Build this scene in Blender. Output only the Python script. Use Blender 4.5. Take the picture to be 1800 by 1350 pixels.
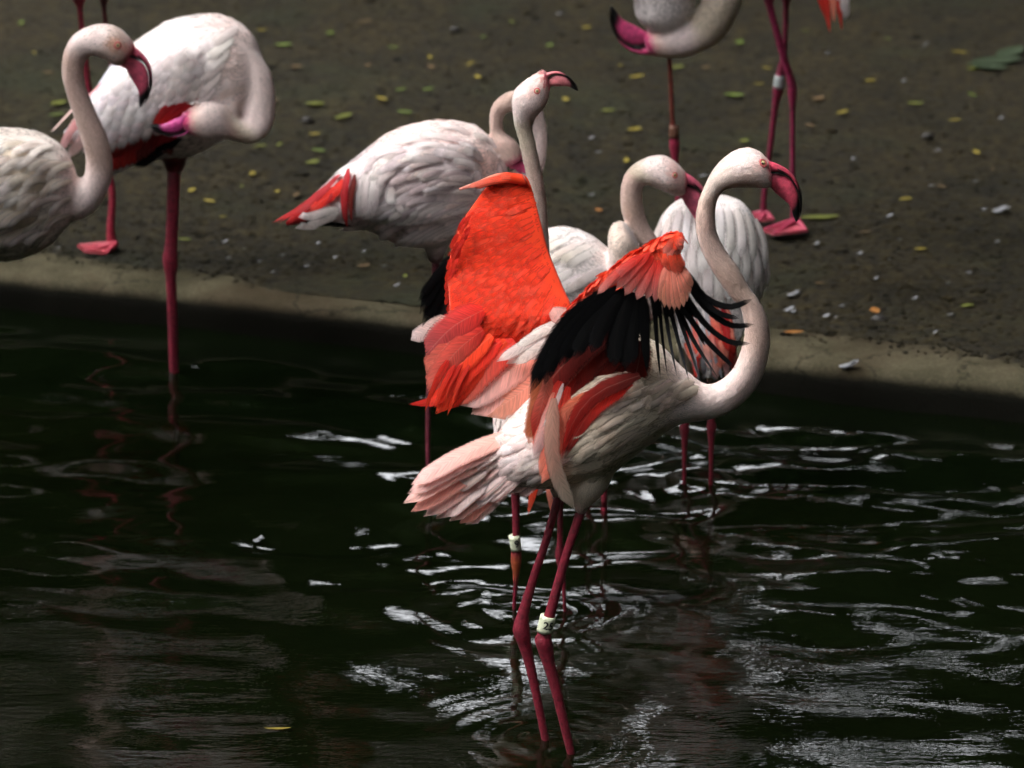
import bpy, bmesh, math, random
import numpy as np
from mathutils import Vector, Matrix, noise
from mathutils.kdtree import KDTree
from mathutils.bvhtree import BVHTree

random.seed(7)
rng = np.random.default_rng(7)
for o in list(bpy.data.objects):
    bpy.data.objects.remove(o, do_unlink=True)
SC = bpy.context.scene
COL = SC.collection

# ------------------------------------------------------------------ camera
PITCH = math.radians(19.0)
FPX = 9000.0                      # focal length in photograph pixels (1800 wide)
CAM = Vector((0.0, 0.0, 4.149))
cam_d = bpy.data.cameras.new('camera')
cam = bpy.data.objects.new('camera', cam_d)
COL.objects.link(cam)
cam.location = CAM
cam.rotation_euler = (math.pi / 2 - PITCH, 0, 0)
cam_d.sensor_width = 36.0
cam_d.lens = 36.0 * FPX / 1800.0
cam_d.clip_start = 0.1
cam_d.clip_end = 3000
cam_d.dof.use_dof = True
cam_d.dof.focus_distance = 10.45
cam_d.dof.aperture_fstop = 4.8
SC.camera = cam

# ------------------------------------------------------------------ world, sun, exposure
SUN_DIR = Vector((-0.57, -0.04, 0.82)).normalized()     # towards the sun
world = bpy.data.worlds.new('World')
SC.world = world
world.use_nodes = True
nt = world.node_tree
for n in list(nt.nodes):
    nt.nodes.remove(n)
sky = nt.nodes.new('ShaderNodeTexSky')
sky.sky_type = 'NISHITA'
sky.sun_disc = False
sky.sun_elevation = math.asin(SUN_DIR.z)
sky.sun_rotation = math.atan2(SUN_DIR.x, SUN_DIR.y)
sky.air_density = 1.0
sky.dust_density = 3.0
sky.ozone_density = 1.0
bg = nt.nodes.new('ShaderNodeBackground')
bg.inputs['Strength'].default_value = 0.15
wo = nt.nodes.new('ShaderNodeOutputWorld')
hs = nt.nodes.new('ShaderNodeHueSaturation')          # thin cloud: the blue is washed out
hs.inputs['Saturation'].default_value = 0.12
nt.links.new(sky.outputs[0], hs.inputs['Color'])
nt.links.new(hs.outputs[0], bg.inputs[0])
nt.links.new(bg.outputs[0], wo.inputs[0])

sun_d = bpy.data.lights.new('sun', 'SUN')
sun_d.energy = 0.5
sun_d.angle = math.radians(34)
sun_d.color = (1.0, 0.95, 0.88)
sun = bpy.data.objects.new('sun', sun_d)
COL.objects.link(sun)
sun.rotation_euler = (-SUN_DIR).to_track_quat('-Z', 'Y').to_euler()

SC.view_settings.view_transform = 'Standard'
SC.view_settings.look = 'None'
SC.view_settings.exposure = 3.85
SC.view_settings.gamma = 1.0
SC.view_settings.use_curve_mapping = False
SC.render.engine = 'CYCLES'
SC.cycles.max_bounces = 8
SC.cycles.transparent_max_bounces = 24
SC.cycles.caustics_reflective = False
SC.cycles.caustics_refractive = False

# ------------------------------------------------------------------ pixel <-> world
FWD = Vector((0, math.cos(PITCH), -math.sin(PITCH)))
UP = Vector((0, math.sin(PITCH), math.cos(PITCH)))
RIGHT = Vector((1, 0, 0))


def ray(px, py):
    return RIGHT * ((px - 900.0) / FPX) + UP * ((675.0 - py) / FPX) + FWD


def W(px, py, Y):
    d = ray(px, py)
    return CAM + d * (Y / d.y)


def on_z(px, py, z):
    d = ray(px, py)
    return CAM + d * ((z - CAM.z) / d.z)


def scale_at(Y):
    return FPX / (Y * math.cos(PITCH) + CAM.z * math.sin(PITCH) * 0.85)


# ------------------------------------------------------------------ object helpers
def tag(o, label=None, cat=None, group=None, kind=None):
    if label: o['label'] = label
    if cat: o['category'] = cat
    if group: o['group'] = group
    if kind: o['kind'] = kind
    return o


def empty(name, loc):
    o = bpy.data.objects.new(name, None)
    o.empty_display_size = 0.05
    o.location = loc
    COL.objects.link(o)
    return o


def root_loc(o):
    p = Vector((0, 0, 0))
    while o is not None:
        p += o.location
        o = o.parent
    return p


def mesh_obj(name, verts, faces, mat, parent=None, cols=None, uvs=None, smooth=True, loc=None):
    """verts in world space; the object's own origin is loc (or its parent's)."""
    v = np.asarray(verts, dtype=np.float64).reshape(-1, 3)
    base = root_loc(parent) if parent is not None else Vector((0, 0, 0))
    if parent is None and loc is not None:
        base = Vector(loc)
    v = v - np.array(base)
    me = bpy.data.meshes.new(name)
    me.from_pydata(v.tolist(), [], faces)
    if cols is not None:
        a = me.color_attributes.new('Col', 'FLOAT_COLOR', 'POINT')
        c = np.ones((len(v), 4), dtype=np.float32)
        c[:, :3] = np.asarray(cols, dtype=np.float32).reshape(-1, 3)
        a.data.foreach_set('color', c.ravel())
    if uvs is not None:
        u = me.uv_layers.new(name='UVMap')
        li = np.empty(len(me.loops), dtype=np.int32)
        me.loops.foreach_get('vertex_index', li)
        u.data.foreach_set('uv', np.asarray(uvs, dtype=np.float32)[li].ravel())
    if smooth:
        me.polygons.foreach_set('use_smooth', [True] * len(me.polygons))
    me.materials.append(mat)
    me.update()
    o = bpy.data.objects.new(name, me)
    if parent is not None:
        o.parent = parent
    elif loc is not None:
        o.location = loc
    COL.objects.link(o)
    return o


# ------------------------------------------------------------------ materials
class NT:
    def __init__(self, name):
        self.m = bpy.data.materials.new(name)
        self.m.use_nodes = True
        self.t = self.m.node_tree
        for n in list(self.t.nodes):
            self.t.nodes.remove(n)
        self.out = self.t.nodes.new('ShaderNodeOutputMaterial')

    def n(self, typ, **kw):
        nd = self.t.nodes.new('ShaderNode' + typ)
        for k, v in kw.items():
            if k.startswith('_'):
                setattr(nd, k[1:], v)
            else:
                key = k.replace('__', ' ')
                nd.inputs[int(key[1:]) if key[0] == 'i' and key[1:].isdigit() else key].default_value = v
        return nd

    def l(self, a, b):
        self.t.links.new(a, b)

    def math(self, op, a, b=None, clamp=False):
        nd = self.t.nodes.new('ShaderNodeMath')
        nd.operation = op
        nd.use_clamp = clamp
        for i, v in enumerate((a, b)):
            if v is None: continue
            if isinstance(v, (int, float)): nd.inputs[i].default_value = v
            else: self.l(v, nd.inputs[i])
        return nd.outputs[0]

    def ramp(self, fac, stops):
        nd = self.t.nodes.new('ShaderNodeValToRGB')
        el = nd.color_ramp.elements
        while len(el) < len(stops): el.new(0.5)
        for e, (p, c) in zip(el, stops):
            e.position = p
            e.color = (*c, 1) if len(c) == 3 else c
        self.l(fac, nd.inputs[0])
        return nd.outputs[0]


def feather_material(name, transl=0.25, fray=True, soft=False, rough=0.7, sheen=0.25, barbs=1.0, shaft=0.35, spec=0.2):
    t = NT(name)
    col = t.n('VertexColor', _layer_name='Col')
    uv = t.n('UVMap')
    sep = t.n('SeparateXYZ'); t.l(uv.outputs[0], sep.inputs[0])
    u, v = sep.outputs[0], sep.outputs[1]
    au = t.math('ABSOLUTE', u)
    # barbs: streaks that run obliquely from the shaft to the edge
    comb = t.n('CombineXYZ')
    t.l(t.math('MULTIPLY', t.math('SUBTRACT', v, t.math('MULTIPLY', au, 0.16)), 46.0), comb.inputs[0])
    t.l(t.math('MULTIPLY', u, 1.3), comb.inputs[1])
    oi = t.n('ObjectInfo')
    t.l(t.math('MULTIPLY', oi.outputs['Random'], 37.0), comb.inputs[2])
    nz = t.n('TexNoise', Scale=1.0, Detail=3.0)
    t.l(comb.outputs[0], nz.inputs['Vector'])
    f = nz.outputs[0]
    mr = t.n('MapRange', i1=0.3, i2=0.7, i3=1.0 - 0.28 * barbs, i4=1.0 + 0.14 * barbs)
    t.l(f, mr.inputs[0])
    mix = t.n('MixRGB', _blend_type='MULTIPLY', Fac=1.0)
    t.l(col.outputs[0], mix.inputs[1]); t.l(mr.outputs[0], mix.inputs[2])
    # pale shaft
    sh = t.n('MapRange', i1=0.02, i2=0.06, i3=shaft, i4=0.0)
    t.l(au, sh.inputs[0])
    mix2 = t.n('MixRGB', _blend_type='SCREEN', Color2=(0.35, 0.26, 0.2, 1))
    t.l(sh.outputs[0], mix2.inputs[0]); t.l(mix.outputs[0], mix2.inputs[1])
    base = mix2.outputs[0]
    bmp = t.n('Bump', Strength=0.0 if soft else 0.35 * barbs, Distance=0.0015)
    t.l(f, bmp.inputs['Height'])
    p = t.n('BsdfPrincipled', Roughness=rough)
    p.inputs['Specular IOR Level'].default_value = spec
    p.inputs['Sheen Weight'].default_value = sheen
    p.inputs['Sheen Roughness'].default_value = 0.5
    t.l(base, p.inputs['Base Color']); t.l(bmp.outputs[0], p.inputs['Normal'])
    sh_out = p.outputs[0]
    if transl > 0:
        tr = t.n('BsdfTranslucent'); t.l(base, tr.inputs[0])
        ms = t.n('MixShader', Fac=transl)
        t.l(sh_out, ms.inputs[1]); t.l(tr.outputs[0], ms.inputs[2])
        sh_out = ms.outputs[0]
    if fray:
        # barbs part along the edge, so the outline is ragged and soft
        edge = t.n('MapRange', i1=0.45 if soft else 0.62, i2=1.02, i3=0.0, i4=1.0)
        t.l(au, edge.inputs[0])
        tip = t.n('MapRange', i1=0.6 if soft else 0.84, i2=1.02, i3=0.0, i4=1.0)
        t.l(v, tip.inputs[0])
        e = t.math('MAXIMUM', edge.outputs[0], tip.outputs[0])
        n2 = t.n('MapRange', i1=0.32, i2=0.68, i3=0.0, i4=1.0)
        t.l(f, n2.inputs[0])
        a = t.math('SUBTRACT', 1.15 if soft else 1.25, t.math('MULTIPLY', e, t.math('ADD', 0.6 if soft else 0.45, n2.outputs[0])), True)
        tb = t.n('BsdfTransparent')
        ms = t.n('MixShader')
        t.l(a, ms.inputs[0]); t.l(tb.outputs[0], ms.inputs[1]); t.l(sh_out, ms.inputs[2])
        sh_out = ms.outputs[0]
    t.l(sh_out, t.out.inputs[0])
    return t.m


M_FEATHER = feather_material('flight_feather', transl=0.30, shaft=0.25)
M_BLACK = feather_material('black_feather', transl=0.0, rough=0.75, sheen=0.0, barbs=0.7, shaft=0.01, spec=0.06)
M_PLUME = feather_material('contour_feather', transl=0.15, rough=0.85, sheen=0.3, barbs=0.55, shaft=0.0, soft=True)


M_DOWN = feather_material('down_feather', transl=0.10, rough=0.9, sheen=0.35, barbs=0.25, shaft=0.0)
M_SATIN = feather_material('covert_satin', transl=0.30, rough=0.6, sheen=0.2, barbs=0.7, shaft=0.0, soft=True)


def skin_material():
    t = NT('down_skin')
    col = t.n('VertexColor', _layer_name='Col')
    nz = t.n('TexNoise', Scale=260.0, Detail=4.0, Roughness=0.7)
    tc = t.n('TexCoord'); t.l(tc.outputs['Object'], nz.inputs['Vector'])
    mr = t.n('MapRange', i1=0.3, i2=0.7, i3=0.8, i4=1.1); t.l(nz.outputs[0], mr.inputs[0])
    mx = t.n('MixRGB', _blend_type='MULTIPLY', Fac=1.0)
    t.l(col.outputs[0], mx.inputs[1]); t.l(mr.outputs[0], mx.inputs[2])
    b = t.n('Bump', Strength=0.5, Distance=0.002); t.l(nz.outputs[0], b.inputs['Height'])
    p = t.n('BsdfPrincipled', Roughness=0.85)
    p.inputs['Sheen Weight'].default_value = 0.35
    p.inputs['Specular IOR Level'].default_value = 0.15
    t.l(mx.outputs[0], p.inputs['Base Color']); t.l(b.outputs[0], p.inputs['Normal'])
    t.l(p.outputs[0], t.out.inputs[0])
    return t.m


def horn_material(name, rough, bump=0.3, scale=120):
    t = NT(name)
    col = t.n('VertexColor', _layer_name='Col')
    nz = t.n('TexNoise', Scale=scale, Detail=5.0, Roughness=0.65)
    tc = t.n('TexCoord'); t.l(tc.outputs['Object'], nz.inputs['Vector'])
    mr = t.n('MapRange', i1=0.3, i2=0.7, i3=0.45, i4=1.3); t.l(nz.outputs[0], mr.inputs[0])
    mx = t.n('MixRGB', _blend_type='MULTIPLY', Fac=1.0)
    t.l(col.outputs[0], mx.inputs[1]); t.l(mr.outputs[0], mx.inputs[2])
    vo = t.n('TexVoronoi', Scale=scale * 2.2); t.l(tc.outputs['Object'], vo.inputs['Vector'])
    b = t.n('Bump', Strength=bump, Distance=0.001); t.l(vo.outputs[0], b.inputs['Height'])
    p = t.n('BsdfPrincipled', Roughness=rough)
    p.inputs['Specular IOR Level'].default_value = 0.35
    t.l(mx.outputs[0], p.inputs['Base Color']); t.l(b.outputs[0], p.inputs['Normal'])
    t.l(p.outputs[0], t.out.inputs[0])
    return t.m


M_SKIN = skin_material()
M_BILL = horn_material('bill_horn', 0.42, 0.15, 70)
M_LEG = horn_material('leg_scales', 0.5, 0.8, 90)


def plain(name, color, rough=0.5, spec=0.4):
    t = NT(name)
    nz = t.n('TexNoise', Scale=60.0, Detail=3.0)
    tc = t.n('TexCoord'); t.l(tc.outputs['Object'], nz.inputs['Vector'])
    mr = t.n('MapRange', i1=0.3, i2=0.7, i3=0.75, i4=1.15); t.l(nz.outputs[0], mr.inputs[0])
    mx = t.n('MixRGB', _blend_type='MULTIPLY', Fac=1.0, Color1=(*color, 1))
    t.l(mr.outputs[0], mx.inputs[2])
    p = t.n('BsdfPrincipled', Roughness=rough)
    p.inputs['Specular IOR Level'].default_value = spec
    t.l(mx.outputs[0], p.inputs['Base Color'])
    t.l(p.outputs[0], t.out.inputs[0])
    return t.m


M_BAND = plain('leg_band_plastic', (0.55, 0.58, 0.42), 0.4)
M_BANDBROWN = plain('leg_band_brown', (0.12, 0.05, 0.03), 0.5)
M_BANDGREY = plain('leg_band_grey', (0.30, 0.33, 0.33), 0.5)
M_INK = plain('band_ink', (0.01, 0.01, 0.01), 0.6)
M_EYE = plain('eye_iris', (0.55, 0.45, 0.22), 0.12, 0.8)
M_PUPIL = plain('eye_pupil', (0.004, 0.004, 0.004), 0.05, 0.8)
M_LID = plain('eye_lid', (0.55, 0.12, 0.12), 0.6)

# plumage colours (linear)
WHITE = (0.81, 0.74, 0.725)
PALE = (0.80, 0.66, 0.63)
CREAM = (0.58, 0.485, 0.385)
PINK = (0.74, 0.49, 0.45)
NECK = (0.60, 0.43, 0.37)
TAN = (0.46, 0.31, 0.22)
SALMON = (0.86, 0.26, 0.18)
ORANGE = (0.88, 0.058, 0.012)
RED = (0.70, 0.022, 0.012)
CRIMSON = (0.38, 0.007, 0.015)
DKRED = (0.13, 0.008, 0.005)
BLACK = (0.0018, 0.0018, 0.0021)
LEGC = (0.165, 0.010, 0.023)
BILLC = (0.62, 0.075, 0.125)
MAG = (0.62, 0.07, 0.20)


def lerp(a, b, t):
    return tuple(a[i] + (b[i] - a[i]) * t for i in range(3))


# ------------------------------------------------------------------ lofts through pairs of outline points
def catmull(P, sub):
    P = np.asarray(P, float)
    n = len(P)
    out = []
    for i in range(n - 1):
        p0, p1, p2, p3 = P[max(i - 1, 0)], P[i], P[i + 1], P[min(i + 2, n - 1)]
        for k in range(sub):
            t = k / sub
            out.append(0.5 * ((2 * p1) + (-p0 + p2) * t + (2 * p0 - 5 * p1 + 4 * p2 - p3) * t * t + (-p0 + 3 * p1 - 3 * p2 + p3) * t ** 3))
    out.append(P[-1])
    return np.array(out)


def loft(stations, Y, cols, sub=4, ring=20, ratio=1.0):
    """stations: (x1,y1,x2,y2[,dy[,ratio]]) in photograph pixels, on the upright plane y = Y + dy.
    Returns verts, faces, colours, centres, tangents, radii (per vertex)."""
    rows = []
    for i, s in enumerate(stations):
        dy = s[4] if len(s) > 4 else 0.0
        rt = s[5] if len(s) > 5 else ratio
        a, b = W(s[0], s[1], Y + dy), W(s[2], s[3], Y + dy)
        c = cols[i] if isinstance(cols, list) else cols
        rows.append([*a, *b, rt, *c])
    R = catmull(rows, sub)
    A, B, RT, C = R[:, 0:3], R[:, 3:6], R[:, 6], np.clip(R[:, 7:10], 0, 1)
    cen = (A + B) / 2
    half = (A - B) / 2
    hl = np.linalg.norm(half, axis=1)
    tan = np.gradient(cen, axis=0)
    tan /= np.maximum(np.linalg.norm(tan, axis=1, keepdims=True), 1e-9)
    th = np.linspace(0, 2 * np.pi, ring, endpoint=False)
    dep = np.array([0, 1.0, 0])
    V, CC, TT, RR = [], [], [], []
    for i in range(len(cen)):
        pts = cen[i] + np.outer(np.cos(th), half[i]) + np.outer(np.sin(th), dep * hl[i] * RT[i])
        V.append(pts); CC.append(np.repeat(C[i:i + 1], ring, 0))
        TT.append(np.repeat(tan[i:i + 1], ring, 0)); RR.append(np.full(ring, hl[i]))
    V = np.vstack(V); CC = np.vstack(CC); TT = np.vstack(TT); RR = np.concatenate(RR)
    F = []
    m = len(cen)
    for i in range(m - 1):
        for k in range(ring):
            a = i * ring + k; b = i * ring + (k + 1) % ring
            F.append((a, b, b + ring, a + ring))
    s0, s1 = len(V), len(V) + 1
    V = np.vstack([V, cen[:1], cen[-1:]])
    CC = np.vstack([CC, C[:1], C[-1:]]); TT = np.vstack([TT, tan[:1], tan[-1:]]); RR = np.concatenate([RR, hl[:1], hl[-1:]])
    for k in range(ring):
        F.append((s0, (k + 1) % ring, k))
        b = (m - 1) * ring
        F.append((s1, b + k, b + (k + 1) % ring))
    return V, F, CC, TT, RR


# ------------------------------------------------------------------ feathers
def prof_round(t):
    if t < 0.22: return 0.35 + 0.65 * math.sin(t / 0.22 * math.pi / 2)
    if t < 0.70: return 1.0
    return math.sqrt(max(0.0, 1 - ((t - 0.70) / 0.30) ** 2)) * 0.98 + 0.02


def prof_point(t):
    if t < 0.2: return 0.4 + 0.6 * math.sin(t / 0.2 * math.pi / 2)
    return max(0.05, (1 - ((t - 0.2) / 0.8) ** 2.2))


def prof_blade(t):
    if t < 0.15: return 0.45 + 0.55 * t / 0.15
    if t < 0.8: return 1.0 - 0.25 * (t - 0.15) / 0.65
    return 0.75 * math.sqrt(max(0.004, 1 - ((t - 0.8) / 0.2) ** 2))


PROF = {'round': prof_round, 'point': prof_point, 'blade': prof_blade}


def feather_geo(pts, nrm, width, c0, c1, prof='round', camber=0.12, twist=0.0, nt_=8, nw=4, cmix=1.5):
    """pts: centre line (>=2 world points, smoothed), nrm: surface normal or a list of them."""
    P = catmull(pts, max(1, 12 // (len(pts) - 1))) if len(pts) > 2 else np.linspace(np.asarray(pts[0]), np.asarray(pts[1]), 13)
    s = np.concatenate([[0], np.cumsum(np.linalg.norm(np.diff(P, axis=0), axis=1))])
    s /= max(s[-1], 1e-9)
    tt = np.linspace(0, 1, nt_)
    C = np.stack([np.interp(tt, s, P[:, k]) for k in range(3)], 1)
    T = np.gradient(C, axis=0); T /= np.linalg.norm(T, axis=1, keepdims=True)
    N = np.asarray(nrm, float)
    if N.ndim == 1: N = np.repeat(N[None], nt_, 0)
    else: N = np.stack([np.interp(tt, np.linspace(0, 1, len(N)), N[:, k]) for k in range(3)], 1)
    V, U, K = [], [], []
    us = np.linspace(-1, 1, nw + 1)
    f = PROF[prof]
    jit = random.uniform(-1, 1)
    for i in range(nt_):
        side = np.cross(T[i], N[i]); side /= max(np.linalg.norm(side), 1e-9)
        n = np.cross(side, T[i])
        side2 = side * math.cos(twist) + n * math.sin(twist)
        n2 = np.cross(side2, T[i])
        w = width * 0.5 * f(tt[i])
        for u in us:
            V.append(C[i] + side2 * u * w + n2 * (-camber * width * 0.5 * u * u * f(tt[i]) + 0.02 * width * jit * u))
            U.append((u, tt[i]))
            K.append(lerp(c0, c1, tt[i] ** cmix))
    F = []
    q = nw + 1
    for i in range(nt_ - 1):
        for k in range(nw):
            F.append((i * q + k, i * q + k + 1, (i + 1) * q + k + 1, (i + 1) * q + k))
    return V, F, K, U


def vary(c, a=0.08):
    k = 1 + random.uniform(-a, a)
    return tuple(min(1, max(0, x * k * (1 + random.uniform(-a, a) * 0.4))) for x in c)


# template of a small contour feather: x across, y along, z up
_t = []
for i, (y, w) in enumerate(((0.0, 0.35), (0.35, 0.95), (0.7, 1.0), (1.0, 0.35))):
    for u in (-1.0, 0.0, 1.0):
        _t.append((u * 0.5 * w, y, -0.012 * u * u * w + 0.010 * math.sin(y * 2.2), u, y))
_t = np.array(_t)
_tf = [(i * 3 + k, i * 3 + k + 1, i * 3 + k + 4, i * 3 + k + 3) for i in range(3) for k in range(2)]


class Bird:
    def __init__(self, name, Y, base, label, cat='flamingo', group='flamingos at the pond'):
        self.Y = Y
        self.root = empty(name, base)
        tag(self.root, label, cat, group)
        self.base = base
        self.shells = []
        self.k = 0

    def w(self, px, py, dy=0.0):
        return W(px, py, self.Y + dy)

    def s(self, px):                      # pixels -> metres at this bird
        return px / scale_at(self.Y)

    def shell(self, stations, cols, **kw):
        self.shells.append(loft(stations, self.Y, cols, **kw))

    def build_body(self, paint=(), voxel=0.006, smooth=5):
        V, F, C, T, R = [], [], [], [], []
        off = 0
        for v, f, c, t, r in self.shells:
            V.append(v); C.append(c); T.append(t); R.append(r)
            F += [tuple(i + off for i in q) for q in f]
            off += len(v)
        V = np.vstack(V); C = np.vstack(C); T = np.vstack(T); R = np.concatenate(R)
        me = bpy.data.meshes.new('tmp'); me.from_pydata(V.tolist(), [], F)
        ob = bpy.data.objects.new('tmp', me); COL.objects.link(ob)
        m = ob.modifiers.new('r', 'REMESH'); m.mode = 'VOXEL'; m.voxel_size = voxel
        s = ob.modifiers.new('s', 'SMOOTH'); s.iterations = smooth; s.factor = 0.5
        dg = bpy.context.evaluated_depsgraph_get()
        me2 = bpy.data.meshes.new_from_object(ob.evaluated_get(dg))
        bpy.data.objects.remove(ob); bpy.data.meshes.remove(me)
        n = len(me2.vertices)
        P = np.empty(n * 3); me2.vertices.foreach_get('co', P); P = P.reshape(-1, 3)
        N = np.empty(n * 3); me2.vertices.foreach_get('normal', N); N = N.reshape(-1, 3)
        kd = KDTree(len(V))
        for i, p in enumerate(V): kd.insert(p, i)
        kd.balance()
        idx = np.array([kd.find(p)[1] for p in P])
        vc = C[idx].copy()
        for (px, py, rpx, col, st) in paint:
            hit = self._paint_centre(px, py, P)
            d = np.linalg.norm(P - hit, axis=1) / self.s(rpx)
            k = np.clip(1.3 - d * 1.3, 0, 1); k = (k * k * (3 - 2 * k) * st)[:, None]
            vc = vc * (1 - k) + np.array(col) * k
        faces = [tuple(p.vertices) for p in me2.polygons]
        bpy.data.meshes.remove(me2)
        self.P, self.N, self.vc, self.vt, self.vr, self.faces = P, N, vc, T[idx], R[idx], faces
        self.body = mesh_obj('body', P, faces, M_SKIN, self.root, cols=vc)
        self.bvh = BVHTree.FromPolygons([Vector(p) for p in P], faces)
        return self.body

    def _paint_centre(self, px, py, P):
        # nearest near-side vertex to the sight line through the traced point
        d = np.array(ray(px, py)); d /= np.linalg.norm(d)
        q = P - np.array(CAM)
        t = q @ d
        dist = np.linalg.norm(q - t[:, None] * d, axis=1)
        cand = np.where(dist < self.s(6))[0]
        if len(cand) == 0: cand = [int(np.argmin(dist))]
        return P[cand[int(np.argmin(t[cand]))]]

    def plumage(self, lf=0.27, wf=0.42, cover=2.4, lift=0.004, lmax=0.045, lmin=0.009, skip=None, name='plumage', flow=None, jitter=0.22, cvar=0.11, nmax=9000):
        """overlapping small contour feathers laid along the body like tiles"""
        fa = np.array([f[:3] for f in self.faces])
        q = np.array([len(f) for f in self.faces])
        a, b, c = self.P[fa[:, 0]], self.P[fa[:, 1]], self.P[fa[:, 2]]
        ar = np.linalg.norm(np.cross(b - a, c - a), axis=1) * np.where(q == 4, 1.0, 0.5)
        L = np.clip(self.vr[fa[:, 0]] * lf, lmin, lmax)
        wgt = ar / (L * L * wf)
        if skip is not None:
            cenx = (a + b + c) / 3
            wgt = wgt * np.array([0 if skip(p) else 1 for p in cenx])
        n = int(min(nmax, wgt.sum() * cover))
        pick = rng.choice(len(fa), n, p=wgt / wgt.sum())
        r1, r2 = rng.random(n), rng.random(n)
        sw = r1 + r2 > 1; r1[sw] = 1 - r1[sw]; r2[sw] = 1 - r2[sw]
        pos = a[pick] + (b - a)[pick] * r1[:, None] + (c - a)[pick] * r2[:, None]
        vi = fa[pick, 0]
        nor = self.N[vi]
        d = -self.vt[vi] if flow is None else np.array([flow(p) for p in pos])
        d = d + rng.normal(0, jitter, (n, 3))
        d = d - nor * np.sum(d * nor, 1, keepdims=True)
        d /= np.maximum(np.linalg.norm(d, axis=1, keepdims=True), 1e-6)
        d = d + nor * (lift + rng.normal(0, 0.004, (n, 1)))
        d /= np.linalg.norm(d, axis=1, keepdims=True)
        side = np.cross(d, nor); side /= np.maximum(np.linalg.norm(side, axis=1, keepdims=True), 1e-6)
        up = np.cross(side, d)
        ll = L[pick] * rng.uniform(0.75, 1.25, n)
        ww = ll * wf * rng.uniform(0.85, 1.15, n)
        pos = pos + nor * rng.uniform(0.0004, 0.0011, (n, 1))
        V = (pos[:, None, :] + side[:, None, :] * (_t[None, :, 0:1] * ww[:, None, None])
             + d[:, None, :] * (_t[None, :, 1:2] * ll[:, None, None] - 0.25 * ll[:, None, None])
             + up[:, None, :] * (_t[None, :, 2:3] * ww[:, None, None]))
        k = rng.uniform(1 - cvar, 1 + cvar, (n, 1, 1))
        K = np.clip(self.vc[vi][:, None, :] * k * np.ones((1, len(_t), 1)), 0, 1)
        U = np.tile(_t[:, 3:5], (n, 1))
        q = len(_t)
        tf = np.array(_tf)
        o = None
        for nm, mt, sel in (('down', M_DOWN, ll < 0.0135), (name, M_PLUME, ll >= 0.0135)):
            m = int(sel.sum())
            if m < 4: continue
            F = (tf[None] + (np.arange(m) * q)[:, None, None]).reshape(-1, 4).tolist()
            o = mesh_obj(nm, V[sel].reshape(-1, 3), F, mt, self.body, cols=K.reshape(n, q, 3)[sel].reshape(-1, 3), uvs=U.reshape(n, q, 2)[sel].reshape(-1, 2))
            o['kind'] = 'stuff'
        return o

    def feather(self, parent, path, width, c0, c1=None, prof='round', name='feather', nrm=None, twist=None, black=False, camber=0.12, nw=4, nt_=8, cmix=1.5, label=None):
        """free feather: path of (px,py,dy) traced points"""
        self.k += 1
        jit = (self.k % 7) * 0.0012
        pts = [np.array(self.w(x, y, d + jit)) for (x, y, d) in path]
        if nrm is None: nrm = (0.05, -1.0, 0.25)
        if twist is None: twist = random.uniform(-0.14, 0.14)
        V, F, K, U = feather_geo(pts, nrm, self.s(width), vary(c0), vary(c1 or c0), prof, camber, twist, nt_, nw, cmix)
        o = mesh_obj(name, V, F, M_BLACK if black else M_FEATHER, parent, cols=K, uvs=U)
        if label: o['label'] = label
        return o

    def drape(self, parent, path, width, c0, c1=None, prof='round', lift=(0.002, 0.010), name='feather', black=False, nt_=8, nw=4, camber=0.15, cmix=1.5, loose=None, soft=False):
        """feather lying on the body: traced points are dropped onto the body surface"""
        pts, nrm = [], []
        lift = (lift[0], lift[1] + random.uniform(0, 0.004))
        xs = catmull([(x, y) for x, y in path], 4) if len(path) > 2 else np.linspace(path[0], path[1], 9)
        last = None
        if loose is None: loose = name in ('wing_feather', 'primary_feather', 'tertial_feather')
        for i, (x, y) in enumerate(xs):
            d = ray(x, y).normalized()
            h = self.bvh.ray_cast(CAM, d)
            t = i / (len(xs) - 1)
            if h[0] is None:
                if not loose: return None
                depth = last if last is not None else self.Y
                p = W(x, y, depth); n = Vector((0, -1, 0.3)) if not nrm else Vector(nrm[-1])
            else:
                p, n = h[0], h[1]
                if n.dot(d) > 0: n = -n
                last = p.y
            n = n.normalized()
            pts.append(np.array(p + n * (lift[0] + (lift[1] - lift[0]) * t)))
            nrm.append(np.array(n))
        V, F, K, U = feather_geo(pts, nrm, self.s(width), vary(c0), vary(c1 or c0), prof, camber, random.uniform(-0.1, 0.1), nt_, nw, cmix)
        return mesh_obj(name, V, F, M_BLACK if black else (M_PLUME if soft else M_FEATHER), parent, cols=K, uvs=U)

    def over(self, wing):
        # later feathers lie over the folded wing as well as the body
        off = np.array(root_loc(wing.parent) if wing.parent else (0, 0, 0))
        V = np.array([v.co[:] for v in wing.data.vertices]) + off
        F = [tuple(i + len(self.P) for i in p.vertices) for p in wing.data.polygons]
        self.bvh = BVHTree.FromPolygons([Vector(p) for p in self.P] + [Vector(p) for p in V], self.faces + F)

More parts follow.
